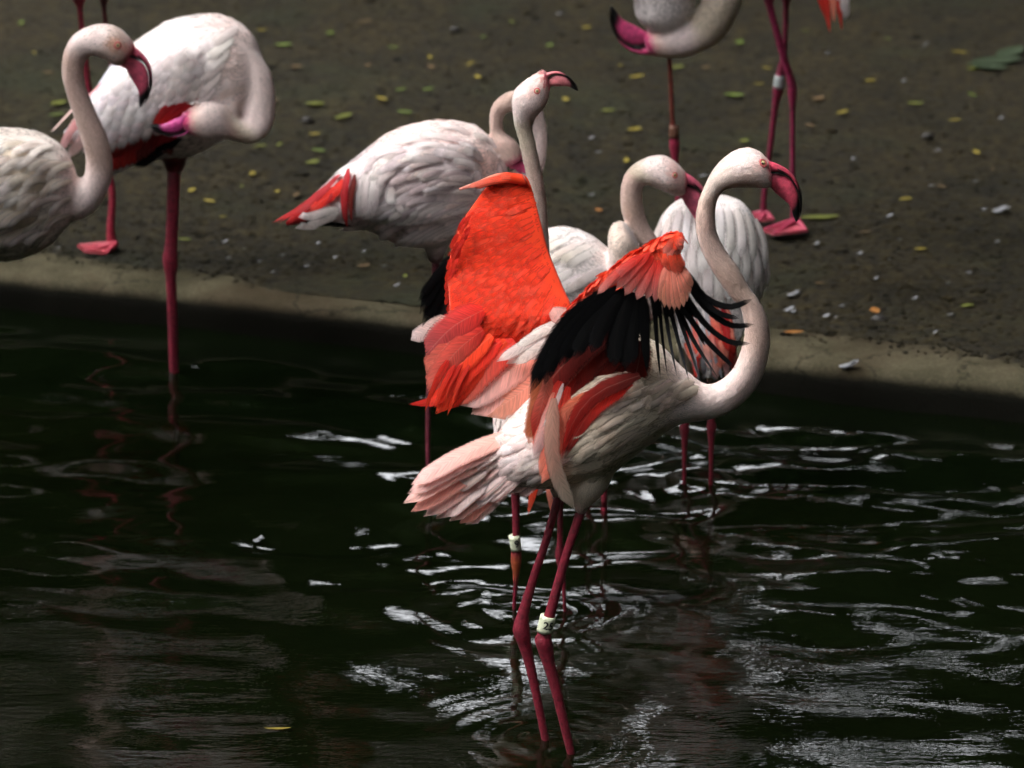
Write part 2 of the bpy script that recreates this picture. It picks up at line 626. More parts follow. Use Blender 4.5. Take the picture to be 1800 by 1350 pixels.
    # ---- legs
    def leg(self, stations, col=LEGC, dy=0.0, foot=None, name='leg', cols=None, down=None):
        st = [tuple(s[:4]) + (dy,) for s in stations]
        V, F, C, T, R = loft(st, self.Y, cols or col, sub=5, ring=14, ratio=0.9)
        off = len(V)
        parts = [(V, F, C)]
        if down is not None:           # carry on below the water to the pond bed
            p = np.array((V[-1])); q = np.array(down)
            r = self.s(6)
            th = np.linspace(0, 2 * np.pi, 10, endpoint=False)
            VV = np.vstack([c + np.outer(np.cos(th), (r, 0, 0)) + np.outer(np.sin(th), (0, r, 0)) for c in (p, (p + q) / 2, q)])
            FF = [(i * 10 + k, i * 10 + (k + 1) % 10, (i + 1) * 10 + (k + 1) % 10, (i + 1) * 10 + k) for i in range(2) for k in range(10)]
            parts.append((VV, FF, np.repeat(np.array([col]), len(VV), 0)))
        o = join_parts(name, parts, M_LEG, self.root)
        return o

    def bill(self, base, tip, dy=0.0, c=BILLC, mirror=False, thick=0.34):
        """bent flamingo bill: thick lower half, thin upper lid, black tip"""
        b = Vector(base); v = Vector(tip) - b
        fb = Vector((1350, 305)); fv = Vector((1400, 391)) - fb
        sc = v.length / fv.length
        ang = math.atan2(v.y, v.x) - (math.atan2(fv.y, fv.x) if not mirror else -math.atan2(fv.y, fv.x))

        def mp(x, y):
            p = Vector((x, y)) - fb
            if mirror: p.y = -p.y
            c_, s_ = math.cos(ang), math.sin(ang)
            return (b.x + sc * (c_ * p.x - s_ * p.y), b.y + sc * (s_ * p.x + c_ * p.y))
        prof = [((1338, 284), (1340, 327)), ((1350, 283), (1353, 329)), ((1366, 288), (1362, 338)), ((1384, 298), (1374, 348)),
                ((1398, 313), (1384, 357)), ((1407, 333), (1389, 364)), ((1410, 352), (1392, 373)), ((1409, 371), (1395, 382)), ((1404, 386), (1399, 390))]
        split = [(1340, 301), (1355, 303), (1368, 303), (1381, 306), (1393, 317), (1402, 335), (1406, 353), (1406, 371), (1403, 386)]
        dark = lerp(c, BLACK, 0.15)
        lo, up, tp = [], [], []
        wd = [1.0, 1.0, 0.98, 0.95, 0.9, 0.85, 0.8, 0.7, 0.5]
        for i, ((a, d), m) in enumerate(zip(prof, split)):
            hl = math.hypot(a[0] - d[0], a[1] - d[1]) / 2
            k = thick * wd[i] * 21
            g = 0.9
            l1 = (m[0] * 0.93 + d[0] * 0.07, m[1] * 0.93 + d[1] * 0.07)
            u2 = (m[0] * 0.93 + a[0] * 0.07, m[1] * 0.93 + a[1] * 0.07)
            L_ = math.hypot(l1[0] - d[0], l1[1] - d[1]) / 2 + 0.01
            U_ = math.hypot(u2[0] - a[0], u2[1] - a[1]) / 2 + 0.01
            lo.append((*mp(*l1), *mp(*d), dy, k / L_ * 1.0))
            up.append((*mp(*a), *mp(*u2), dy, k / U_ * 1.05))
        cl = [lerp(c, (0.75, 0.30, 0.32), 0.45), c, c, c, c, lerp(c, BLACK, 0.25), BLACK, BLACK, BLACK]
        cu = [lerp(c, (0.75, 0.30, 0.32), 0.45), c, c, lerp(c, BLACK, 0.15), lerp(c, BLACK, 0.35), BLACK, BLACK, BLACK, BLACK]
        a1 = loft(lo, self.Y, cl, sub=4, ring=16)
        a2 = loft(up, self.Y, cu, sub=4, ring=16)
        # dark gape between the halves
        gp = []
        for i, m in enumerate(split[:-1]):
            a, d = prof[i]
            e = 1.3
            n = Vector((a[0] - d[0], a[1] - d[1])).normalized() * e
            gp.append((*mp(m[0] + n.x, m[1] + n.y), *mp(m[0] - n.x, m[1] - n.y), dy, thick * wd[i] * 21 / e * (1.02 if i > 1 else 0.7)))
        a3 = loft(gp, self.Y, (0.01, 0.006, 0.006), sub=4, ring=12)
        o = join_parts('bill', [a1[:3]], M_BILL, self.root)
        o.name = 'bill'
        join_parts('upper_mandible', [a2[:3]], M_BILL, o)
        join_parts('mouth_line', [a3[:3]], M_BILL, o)
        if sc > 0.75:                     # nostril slit
            n = loft([(*mp(1366, 296), *mp(1366.5, 298), dy - self.s(7.0 * sc), 0.8), (*mp(1372, 298), *mp(1371, 301.5), dy - self.s(7.2 * sc), 0.8),
                      (*mp(1379, 302), *mp(1379, 304), dy - self.s(6.9 * sc), 0.8)], self.Y, (0.02, 0.004, 0.006), sub=3, ring=8)
            join_parts('nostril', [n[:3]], M_BILL, o)
        return o

    def eye(self, px, py, r, lid=True):
        d = ray(px, py).normalized()
        h = self.bvh.ray_cast(CAM, d)
        p = h[0] if h[0] is not None else self.w(px, py)
        n = h[1] if h[0] is not None else Vector((0, -1, 0))
        if n.dot(d) > 0: n = -n
        R = self.s(r)
        e = ball('eye', p - n * R * 0.35, R, M_EYE, self.root)
        ball('pupil', p - n * R * 0.35 + (-d * 0.75 + n * 0.25).normalized() * R * 0.62, R * 0.47, M_PUPIL, e)
        if lid:
            V, F = torus(p + n * R * 0.12, n, R * 1.1, R * 0.30)
            mesh_obj('eyelid', V, F, M_LID, e)
        return e


def join_parts(name, parts, mat, parent):
    V, F, C = [], [], []
    off = 0
    for v, f, c in parts:
        V.append(np.asarray(v)); C.append(np.asarray(c))
        F += [tuple(i + off for i in q) for q in f]
        off += len(v)
    return mesh_obj(name, np.vstack(V), F, mat, parent, cols=np.vstack(C))


def ball(name, p, r, mat, parent, seg=14):
    bm = bmesh.new()
    bmesh.ops.create_uvsphere(bm, u_segments=seg, v_segments=seg // 2 + 1, radius=r)
    V = [v.co + Vector(p) for v in bm.verts]
    F = [tuple(v.index for v in f.verts) for f in bm.faces]
    bm.free()
    return mesh_obj(name, V, F, mat, parent)


def torus(c, n, R, r, a=20, b=8):
    n = Vector(n).normalized()
    x = n.orthogonal().normalized(); y = n.cross(x)
    V, F = [], []
    for i in range(a):
        u = 2 * math.pi * i / a
        d = x * math.cos(u) + y * math.sin(u)
        for k in range(b):
            t = 2 * math.pi * k / b
            V.append(Vector(c) + d * (R + r * math.cos(t)) + n * r * math.sin(t))
    for i in range(a):
        for k in range(b):
            F.append((i * b + k, ((i + 1) % a) * b + k, ((i + 1) % a) * b + (k + 1) % b, i * b + (k + 1) % b))
    return V, F


def band(bird, legobj, x1, y1, x2, y2, x3, y3, x4, y4, dy, mat, text=None, tpos=0.5, tsize=0.6, turn=0.0):
    """ring on a leg: (x1,y1)-(x2,y2) top edge, (x3,y3)-(x4,y4) bottom edge; optional printed number"""
    V, F, C, T, R = loft([(x1, y1, x2, y2, dy, 1.0), (x3, y3, x4, y4, dy, 1.0)], bird.Y, (0.5, 0.5, 0.4), sub=4, ring=24)
    b = mesh_obj('leg_band', V, F, mat, legobj)
    if text:
        cu = bpy.data.curves.new('txt', 'FONT'); cu.body = text; cu.size = 1.0; cu.align_x = 'CENTER'; cu.align_y = 'CENTER'
        cu.fill_mode = 'FRONT'; cu.offset = 0.025
        ob = bpy.data.objects.new('txt', cu); COL.objects.link(ob)
        dg = bpy.context.evaluated_depsgraph_get()
        me = bpy.data.meshes.new_from_object(ob.evaluated_get(dg))
        bm = bmesh.new(); bm.from_mesh(me)
        bmesh.ops.triangulate(bm, faces=bm.faces)
        bmesh.ops.subdivide_edges(bm, edges=bm.edges, cuts=2)
        P = np.array([v.co[:] for v in bm.verts]); FF = [tuple(v.index for v in f.verts) for f in bm.faces]
        bm.free(); bpy.data.objects.remove(ob); bpy.data.curves.remove(cu)
        top = (bird.w(x1, y1, dy) + bird.w(x2, y2, dy)) / 2
        bot = (bird.w(x3, y3, dy) + bird.w(x4, y4, dy)) / 2
        axis = (top - bot).normalized(); H = (top - bot).length
        Rr = (bird.w(x1, y1, dy) - bird.w(x2, y2, dy)).length / 2 * 1.03
        cen = top.lerp(bot, 0.5)
        out = Vector((0, -1, 0)); out = (out - axis * out.dot(axis)).normalized()
        rt = out.cross(axis).normalized() * -1
        if rt.x < 0: rt = -rt
        VV = []
        for (x, y, _) in P:
            a = (x * H * tsize) / Rr + turn
            VV.append(cen + axis * (y * H * tsize) + (rt * math.sin(a) + out * math.cos(a)) * Rr)
        mesh_obj('band_number', VV, FF, M_INK, legobj, smooth=False)
    return b


def foot(bird, legobj, heel, toes, zg, col=LEGC):
    """webbed foot: heel and toe tips are traced points on the ground"""
    h = on_z(*heel, zg)
    tp = [on_z(x, y, zg) for x, y in toes]
    parts = []
    for t in tp:
        V, F, C = rod([h + Vector((0, 0, 0.018)), h.lerp(t, 0.5) + Vector((0, 0, 0.012)), t + Vector((0, 0, 0.006))], [0.0085, 0.007, 0.004], col)
        parts.append((V, F, C))
    # web: thin closed slab between the toes
    top = [h] + tp
    V = [p + Vector((0, 0, 0.010)) for p in top] + [p + Vector((0, 0, 0.003)) for p in top]
    n = len(top)
    F = [tuple(range(n)), tuple(reversed(range(n, 2 * n)))] + [(i, (i + 1) % n, (i + 1) % n + n, i + n) for i in range(n)]
    parts.append((np.array(V), F, np.repeat(np.array([lerp(col, (0.5, 0.1, 0.1), 0.3)]), len(V), 0)))
    return join_parts('foot', parts, M_LEG, legobj)


def rod(pts, rad, col, ring=10, sub=5):
    P = catmull([(*p, r) for p, r in zip(pts, rad)], sub)
    C, R = P[:, :3], P[:, 3]
    T = np.gradient(C, axis=0); T /= np.linalg.norm(T, axis=1, keepdims=True)
    V, F = [], []
    x = np.cross(T[0], (0.3, 0.2, 1.0)); x /= np.linalg.norm(x)
    for i in range(len(C)):
        x = x - T[i] * np.dot(x, T[i]); x /= np.linalg.norm(x)
        y = np.cross(T[i], x)
        for k in range(ring):
            t = 2 * math.pi * k / ring
            V.append(C[i] + (x * math.cos(t) + y * math.sin(t)) * R[i])
    for i in range(len(C) - 1):
        for k in range(ring):
            F.append((i * ring + k, i * ring + (k + 1) % ring, (i + 1) * ring + (k + 1) % ring, (i + 1) * ring + k))
    V.append(C[0]); V.append(C[-1])
    for k in range(ring):
        F.append((len(V) - 2, (k + 1) % ring, k))
        F.append((len(V) - 1, (len(C) - 1) * ring + k, (len(C) - 1) * ring + (k + 1) % ring))
    return np.array(V), F, np.repeat(np.array([col], float), len(V), 0)

# ------------------------------------------------------------------ the setting
ZG = 0.085                      # bank level
ZB = -0.24                      # pond bed


def kerb_front(x): return 12.19 - 0.345 * x - 0.010 * math.sin(x * 2.3)
def kerb_back(x): return 12.435 - 0.328 * x + 0.022 * math.sin(x * 3.1 + 0.6)


def ground_material():
    t = NT('mud')
    tc = t.n('TexCoord')
    n1 = t.n('TexNoise', Scale=3.0, Detail=8.0, Roughness=0.65); t.l(tc.outputs['Object'], n1.inputs['Vector'])
    n2 = t.n('TexNoise', Scale=30.0, Detail=10.0, Roughness=0.80); t.l(tc.outputs['Object'], n2.inputs['Vector'])
    n3 = t.n('TexNoise', Scale=210.0, Detail=4.0, Roughness=0.7); t.l(tc.outputs['Object'], n3.inputs['Vector'])
    c1 = t.ramp(n2.outputs[0], [(0.36, (0.005, 0.0042, 0.0022)), (0.47, (0.019, 0.0150, 0.0063)), (0.57, (0.040, 0.0315, 0.0135)), (0.70, (0.082, 0.066, 0.032))])
    c2 = t.ramp(n1.outputs[0], [(0.35, (0.44, 0.45, 0.22)), (0.65, (1.0, 0.90, 0.52))])
    mx = t.n('MixRGB', _blend_type='MULTIPLY', Fac=1.0); t.l(c1, mx.inputs[1]); t.l(c2, mx.inputs[2])
    # green algae film in patches
    n4 = t.n('TexNoise', Scale=1.7, Detail=6.0, Roughness=0.6); t.l(tc.outputs['Object'], n4.inputs['Vector'])
    g = t.n('MapRange', i1=0.52, i2=0.66, i3=0.0, i4=0.55); t.l(n4.outputs[0], g.inputs[0])
    mg = t.n('MixRGB', Color2=(0.022, 0.027, 0.009, 1)); t.l(g.outputs[0], mg.inputs[0]); t.l(mx.outputs[0], mg.inputs[1])
    # pale specks
    v = t.n('TexVoronoi', Scale=55.0); t.l(tc.outputs['Object'], v.inputs['Vector'])
    sp = t.n('MapRange', i1=0.10, i2=0.05, i3=0.0, i4=0.6); t.l(v.outputs['Distance'], sp.inputs[0])
    wn = t.n('SeparateColor'); t.l(v.outputs['Color'], wn.inputs[0])
    sel = t.math('GREATER_THAN', wn.outputs[0], 0.80)
    ms = t.n('MixRGB', Color2=(0.14, 0.135, 0.12, 1)); t.l(t.math('MULTIPLY', sp.outputs[0], sel), ms.inputs[0]); t.l(mg.outputs[0], ms.inputs[1])
    b1 = t.n('Bump', Strength=1.0, Distance=0.03); t.l(n2.outputs[0], b1.inputs['Height'])
    b2 = t.n('Bump', Strength=0.7, Distance=0.006); t.l(n3.outputs[0], b2.inputs['Height']); t.l(b1.outputs[0], b2.inputs['Normal'])
    p = t.n('BsdfPrincipled', Roughness=0.75)
    p.inputs['Specular IOR Level'].default_value = 0.25
    t.l(ms.outputs[0], p.inputs['Base Color']); t.l(b2.outputs[0], p.inputs['Normal'])
    t.l(p.outputs[0], t.out.inputs[0])
    return t.m


def kerb_material():
    t = NT('concrete')
    tc = t.n('TexCoord')
    n1 = t.n('TexNoise', Scale=5.0, Detail=8.0, Roughness=0.65); t.l(tc.outputs['Object'], n1.inputs['Vector'])
    n2 = t.n('TexNoise', Scale=120.0, Detail=5.0, Roughness=0.7); t.l(tc.outputs['Object'], n2.inputs['Vector'])
    c1 = t.ramp(n1.outputs[0], [(0.30, (0.026, 0.022, 0.012)), (0.47, (0.045, 0.040, 0.024)), (0.60, (0.070, 0.061, 0.038)), (0.72, (0.045, 0.033, 0.02))])
    c2 = t.ramp(n2.outputs[0], [(0.32, (0.55, 0.55, 0.55)), (0.66, (1.15, 1.15, 1.15))])
    mx = t.n('MixRGB', _blend_type='MULTIPLY', Fac=1.0); t.l(c1, mx.inputs[1]); t.l(c2, mx.inputs[2])
    n5 = t.n('TexNoise', Scale=2.2, Detail=7.0, Roughness=0.6); t.l(tc.outputs['Object'], n5.inputs['Vector'])
    st = t.n('MapRange', i1=0.50, i2=0.60, i3=0.0, i4=0.55); t.l(n5.outputs[0], st.inputs[0])
    mst = t.n('MixRGB', Color2=(0.030, 0.020, 0.012, 1)); t.l(st.outputs[0], mst.inputs[0]); t.l(mx.outputs[0], mst.inputs[1])
    mx = mst
    vc = t.n('TexVoronoi', _feature='DISTANCE_TO_EDGE', Scale=2.6)
    wv_ = t.n('MixRGB', _blend_type='ADD', Fac=0.22); t.l(tc.outputs['Object'], wv_.inputs[1]); t.l(n1.outputs['Color'], wv_.inputs[2]); t.l(wv_.outputs[0], vc.inputs['Vector'])
    ck = t.n('MapRange', i1=0.004, i2=0.012, i3=0.75, i4=0.0); t.l(vc.outputs['Distance'], ck.inputs[0])
    mck = t.n('MixRGB', Color2=(0.008, 0.007, 0.005, 1)); t.l(ck.outputs[0], mck.inputs[0]); t.l(mx.outputs[0], mck.inputs[1])
    mx = mck
    # damp line, raised up the face to paint in its black shade
    sp = t.n('SeparateXYZ'); t.l(tc.outputs['Object'], sp.inputs[0])
    n3 = t.n('TexNoise', Scale=14.0, Detail=5.0); t.l(tc.outputs['Object'], n3.inputs['Vector'])
    h = t.math('ADD', sp.outputs[2], t.math('MULTIPLY', t.math('SUBTRACT', n3.outputs[0], 0.5), 0.018))
    w = t.n('MapRange', i1=0.062, i2=0.082, i3=0.95, i4=0.0); t.l(h, w.inputs[0])
    md = t.n('MixRGB', Color2=(0.004, 0.004, 0.003, 1)); t.l(w.outputs[0], md.inputs[0]); t.l(mx.outputs[0], md.inputs[1])
    b = t.n('Bump', Strength=0.6, Distance=0.004); t.l(n2.outputs[0], b.inputs['Height'])
    p = t.n('BsdfPrincipled', Roughness=0.8)
    p.inputs['Specular IOR Level'].default_value = 0.05
    t.l(md.outputs[0], p.inputs['Base Color']); t.l(b.outputs[0], p.inputs['Normal'])
    t.l(p.outputs[0], t.out.inputs[0])
    return t.m


def water_material():
    t = NT('pond_water')
    tc = t.n('TexCoord')
    mp = t.n('Mapping'); mp.inputs['Scale'].default_value = (14.0, 42.0, 14.0)
    t.l(tc.outputs['Object'], mp.inputs[0])
    n1 = t.n('TexNoise', Scale=1.0, Detail=4.0, Roughness=0.55); t.l(mp.outputs[0], n1.inputs['Vector'])
    mp2 = t.n('Mapping'); mp2.inputs['Scale'].default_value = (15.0, 52.0, 30.0); mp2.inputs['Rotation'].default_value = (0, 0, 0.3)
    t.l(tc.outputs['Object'], mp2.inputs[0])
    n2 = t.n('TexNoise', Scale=1.0, Detail=3.0, Roughness=0.6); t.l(mp2.outputs[0], n2.inputs['Vector'])
    # cat's-paws: fine ripple only in patches
    n3 = t.n('TexNoise', Scale=1.3, Detail=3.0); t.l(tc.outputs['Object'], n3.inputs['Vector'])
    sy = t.n('SeparateXYZ'); t.l(tc.outputs['Object'], sy.inputs[0])
    near = t.n('MapRange', i1=11.2, i2=10.5, i3=0.0, i4=1.0); t.l(sy.outputs[1], near.inputs[0])
    patch = t.n('MapRange', i1=0.38, i2=0.62, i3=0.15, i4=1.0); t.l(n3.outputs[0], patch.inputs[0])
    b1 = t.n('Bump', Strength=0.07, Distance=0.012); t.l(n1.outputs[0], b1.inputs['Height'])
    b2 = t.n('Bump', Distance=0.010)
    t.l(t.math('MULTIPLY', t.math('MULTIPLY', near.outputs[0], patch.outputs[0]), 0.18), b2.inputs['Strength'])
    t.l(n2.outputs[0], b2.inputs['Height']); t.l(b1.outputs[0], b2.inputs['Normal'])
    fr = t.n('Fresnel', IOR=1.5); t.l(b2.outputs[0], fr.inputs['Normal'])
    gl = t.n('BsdfGlossy', Roughness=0.0); t.l(b2.outputs[0], gl.inputs['Normal'])
    tb = t.n('BsdfTransparent', Color=(0.26, 0.28, 0.15, 1))
    df = t.n('BsdfDiffuse', Color=(0.003, 0.0055, 0.0018, 1))
    m0 = t.n('MixShader', Fac=0.45); t.l(tb.outputs[0], m0.inputs[1]); t.l(df.outputs[0], m0.inputs[2])
    m1 = t.n('MixShader'); t.l(fr.outputs[0], m1.inputs[0]); t.l(m0.outputs[0], m1.inputs[1]); t.l(gl.outputs[0], m1.inputs[2])
    t.l(m1.outputs[0], t.out.inputs[0])
    return t.m


M_MUD = ground_material(); M_KERB = kerb_material(); M_WATER = water_material()
M_BED = plain('pond_silt', (0.035, 0.030, 0.017), 0.9, 0.1)


def grid(xs, ys, fz, fy=None):
    X, Y = np.meshgrid(xs, ys)
    YY = fy(X, Y) if fy else Y
    Z = fz(X, YY)
    V = np.stack([X, YY, Z], -1).reshape(-1, 3)
    nx, ny = len(xs), len(ys)
    i = np.arange(nx - 1)[None] + (np.arange(ny - 1) * nx)[:, None]
    F = np.stack([i, i + 1, i + nx + 1, i + nx], -1).reshape(-1, 4).tolist()
    return V, F


def geo(a, b, n):
    return a * (b / a) ** np.linspace(0, 1, n)


# ground: from under the kerb to the horizon
xs = np.concatenate([-2.2 - geo(0.05, 900, 30)[::-1], np.linspace(-2.2, 2.2, 300), 2.2 + geo(0.05, 900, 30)])
ts = np.concatenate([np.linspace(0.0, 5.2, 380), 5.2 + geo(0.05, 1200, 40)])
GN = [(rng.uniform(1.5, 16), rng.uniform(0, 6.28), rng.uniform(0, 6.28)) for _ in range(26)]


def gz(X, Y):
    Z = np.zeros_like(X)
    for k, a, p in GN:
        Z += 0.010 / (k ** 0.9) * np.sin(k * (X * math.cos(a) + Y * math.sin(a)) + p)
    Z += rng.normal(0, 0.0016, X.shape) * (np.abs(X) < 2.2)
    far = np.clip((Y - 16) / 20, 0, 1)
    return ZG + Z * (1 - far)


def gfy(X, Tt):
    xc = np.clip(X, -30, 30)
    return 12.30 - 0.335 * xc + Tt


V, F = grid(xs, ts, gz, gfy)
GROUND_V = V
o = mesh_obj('ground', V, F, M_MUD); tag(o, 'dark brown muddy bank strewn with fallen leaves behind the kerb', 'ground', kind='structure')


def ground_z(x, y):
    z = 0.0
    for k, a, p in GN:
        z += 0.010 / (k ** 0.9) * math.sin(k * (x * math.cos(a) + y * math.sin(a)) + p)
    return ZG + z


# kerb: rounded concrete edging
prof = [(0.0, -0.35, 0), (0.004, 0.0, 0), (0.0, 0.045, 0), (0.003, 0.070, 0), (0.012, 0.084, 0), (0.028, 0.091, 0), (0.07, 0.094, 0), (0.5, 0.096, 1), (0.96, 0.092, 1), (1.0, 0.080, 1), (1.02, 0.05, 1), (1.02, -0.3, 1)]
kx = np.concatenate([np.linspace(-30, -2.4, 24), np.linspace(-2.3, 2.3, 260), np.linspace(2.4, 30, 24)])
V = []
for x in kx:
    f, b = kerb_front(x), kerb_back(x)
    f += 0.008 * noise.noise((x * 2.1, 3.1, 0)) + 0.003 * noise.noise((x * 14, 1.1, 0))
    b += 0.03 * noise.noise((x * 2.7, 7.1, 0)) + 0.012 * noise.noise((x * 11, 5.1, 0))
    for u, z, rel in prof:
        y = f + u * (b - f) if rel else f + u
        V.append((x, y, z + (0.005 * noise.noise((x * 5, y * 9, 2.0)) if z > 0 else 0)))
q = len(prof)
F = [(i * q + k, (i + 1) * q + k, (i + 1) * q + k + 1, i * q + k + 1) for i in range(len(kx) - 1) for k in range(q - 1)]
o = mesh_obj('kerb', V, F, M_KERB); tag(o, 'low rounded concrete kerb running along the edge of the pond', 'kerb', kind='structure')

# pond bed
V, F = grid(np.linspace(-40, 40, 3), np.linspace(-30, 30, 3), lambda X, Y: np.full_like(X, ZB))
o = mesh_obj('pond_bed', V, F, M_BED); tag(o, 'dark silt bed of the shallow pond', 'pond bed', kind='structure')

# water: real waves, long crests with the wind plus rings from the wading legs
wrng = np.random.default_rng(21)
WV = []
for i in range(46):
    lam = wrng.uniform(0.09, 0.16) if i < 18 else (wrng.uniform(0.16, 0.30) if i < 34 else wrng.uniform(0.34, 0.8))
    a = math.pi / 2 + wrng.normal(-0.10, 0.42)
    WV.append((2 * math.pi / lam, a, wrng.uniform(0, 6.28), (0.032 if i < 18 else 0.062 if i < 34 else 0.046) * lam / (2 * math.pi)))
RINGS = [(0.10, 9.757, 0.0010, 105), (0.055, 9.80, 0.0009, 110), (0.01, 10.51, 0.0016, 92), (0.10, 10.51, 0.0014, 96), (0.44, 11.31, 0.0014, 84),
         (0.39, 11.31, 0.0011, 60), (-0.196, 11.41, 0.0008, 64), (-0.84, 12.16, 0.0007, 66), (-0.62, 11.10, 0.0012, 46), (-0.35, 10.95, 0.0010, 52),
         (0.55, 11.0, 0.0014, 50), (0.62, 10.9, 0.0012, 56), (0.85, 10.75, 0.0009, 48)]


def wz(X, Y):
    Z = np.zeros_like(X)
    for k, a, p, A in WV:
        env = 0.55 + 0.45 * np.sin(0.7 * k ** 0.5 * (X * math.cos(a + 1.2) * 0.9 + Y * math.sin(a + 1.2)) + p * 2)
        Z += A * env * np.sin(k * (X * math.cos(a) + Y * math.sin(a)) + p)
    cx = 0.35 + 0.75 / (1 + np.exp(-(X + 0.25) * 5)) 
    near = 0.27 + 0.73 / (1 + np.exp(-(Y - 10.35) * 8))
    calm = 1 - 0.6 / (1 + np.exp(-(Y - (12.0 - 0.345 * X)) * 16))
    Z = Z * near * calm * (0.65 + 0.35 * cx)
    for x0, y0, A, k in RINGS:
        r = np.hypot(X - x0, Y - y0)
        Z += A * np.exp(-r / 0.16) * np.sin(k * r) * np.clip(r / 0.02, 0, 1)
    fade = np.clip((2.6 - np.abs(X)) / 0.5, 0, 1) * np.clip((Y - 8.6) / 0.5, 0, 1)
    return Z * fade


xs = np.concatenate([-2.2 - geo(0.05, 38, 16)[::-1], np.arange(-2.2, 2.2, 0.0085), 2.2 + geo(0.05, 38, 16)])
ys = np.concatenate([np.linspace(-30, 9.0, 14), np.arange(9.1, 13.15, 0.0075), np.linspace(13.3, 23, 12)])
V, F = grid(xs, ys, wz)
keep = V[:, 1] < 12.19 - 0.345 * np.clip(V[:, 0], -30, 30) + 0.12
F = [f for f in F if keep[f[0]]]
o = mesh_obj('water', V, F, M_WATER); tag(o, 'dark rippled pond water with white glints of sky', 'water', kind='structure')
# ---- trees on the far side of the bank (seen mirrored in the water)
def bark_material():
    t = NT('bark')
    tc = t.n('TexCoord'); mp = t.n('Mapping'); mp.inputs['Scale'].default_value = (9, 9, 1.6); t.l(tc.outputs['Object'], mp.inputs[0])
    nz = t.n('TexNoise', Scale=2.0, Detail=6.0); t.l(mp.outputs[0], nz.inputs['Vector'])
    c = t.ramp(nz.outputs[0], [(0.3, (0.03, 0.022, 0.015)), (0.7, (0.11, 0.085, 0.06))])
    p = t.n('BsdfPrincipled', Roughness=0.9); t.l(c, p.inputs['Base Color'])
    b = t.n('Bump', Strength=0.8, Distance=0.03); t.l(nz.outputs[0], b.inputs['Height']); t.l(b.outputs[0], p.inputs['Normal'])
    t.l(p.outputs[0], t.out.inputs[0])
    return t.m


def leaf_material(name):
    t = NT(name)
    col = t.n('VertexColor', _layer_name='Col')
    p = t.n('BsdfPrincipled', Roughness=0.6); t.l(col.outputs[0], p.inputs['Base Color'])
    p.inputs['Specular IOR Level'].default_value = 0.08
    tr = t.n('BsdfTranslucent'); t.l(col.outputs[0], tr.inputs[0])
    ms = t.n('MixShader', Fac=0.25); t.l(p.outputs[0], ms.inputs[1]); t.l(tr.outputs[0], ms.inputs[2])
    t.l(ms.outputs[0], t.out.inputs[0])
    return t.m


M_BARK = bark_material(); M_LEAFTREE = leaf_material('tree_leaves')


def leaf_cloud(centres, radii, n, size, c):
    k = rng.choice(len(centres), n, p=np.array(radii) ** 2 / np.sum(np.array(radii) ** 2))
    d = rng.normal(0, 1, (n, 3)); d /= np.linalg.norm(d, axis=1, keepdims=True)
    pos = np.array(centres)[k] + d * (np.array(radii)[k] * rng.uniform(0.45, 1.05, n) ** 0.6)[:, None]
    a = rng.normal(0, 1, (n, 3)); a /= np.linalg.norm(a, axis=1, keepdims=True)
    b = np.cross(a, rng.normal(0, 1, (n, 3))); b /= np.linalg.norm(b, axis=1, keepdims=True)
    s = size * rng.uniform(0.6, 1.4, (n, 1))
    V = np.stack([pos - a * s, pos + b * s * 0.5, pos + a * s, pos - b * s * 0.5], 1).reshape(-1, 3)
    F = (np.arange(n)[:, None] * 4 + np.arange(4)[None]).tolist()
    col = np.array(c)[None] * rng.uniform(0.6, 1.5, (n, 1)) * np.array([1, 1, 1])
    return V, F, np.repeat(col, 4, 0)


def tree(x, y, h, crown_lo, cr, n, label, c=(0.026, 0.056, 0.012), seed=0, size=.16):
    r = random.Random(seed)
    root = empty('tree', (x, y, ZG)); tag(root, label, 'tree', 'trees standing beyond the bank')
    parts = []
    top = Vector((x + r.uniform(-.4, .4), y + r.uniform(-.4, .4), h * 0.8))
    b = Vector((x, y, ZG - 0.1))
    m = b.lerp(top, 0.5) + Vector((r.uniform(-.3, .3), r.uniform(-.3, .3), 0))
    parts.append(rod([b, b.lerp(m, 0.12), m, top], [0.34, 0.24, 0.18, 0.06], (0.1, 0.1, 0.1), ring=12))
    cs, rs = [], []
    for i in range(9):
        t = r.uniform(0.35, 0.95)
        p = b.lerp(top, t) if t > 0.5 else b.lerp(m, t * 2)
        a = r.uniform(0, 6.28)
        e = Vector((x + math.cos(a) * cr * r.uniform(.45, .8), y + math.sin(a) * cr * r.uniform(.45, .8), r.uniform(crown_lo + cr * .5, h - cr * .3)))
        parts.append(rod([p, p.lerp(e, 0.5) + Vector((0, 0, 0.2)), e], [0.09, 0.06, 0.02], (0.1, 0.1, 0.1), ring=7))
        cs.append(tuple(e)); rs.append(cr * r.uniform(.30, .5))
    for i in range(24):
        a = r.uniform(0, 6.28); rr = cr * math.sqrt(r.random()) * 0.85
        q = cr * r.uniform(.25, .45)
        cs.append((x + math.cos(a) * rr, y + math.sin(a) * rr, r.uniform(crown_lo + q, h - q))); rs.append(q)
    join_parts('trunk', parts, M_BARK, root)
    V, F, K = leaf_cloud(cs, rs, n, size, c)
    mesh_obj('crown', V, F, M_LEAFTREE, root, cols=K, smooth=False)


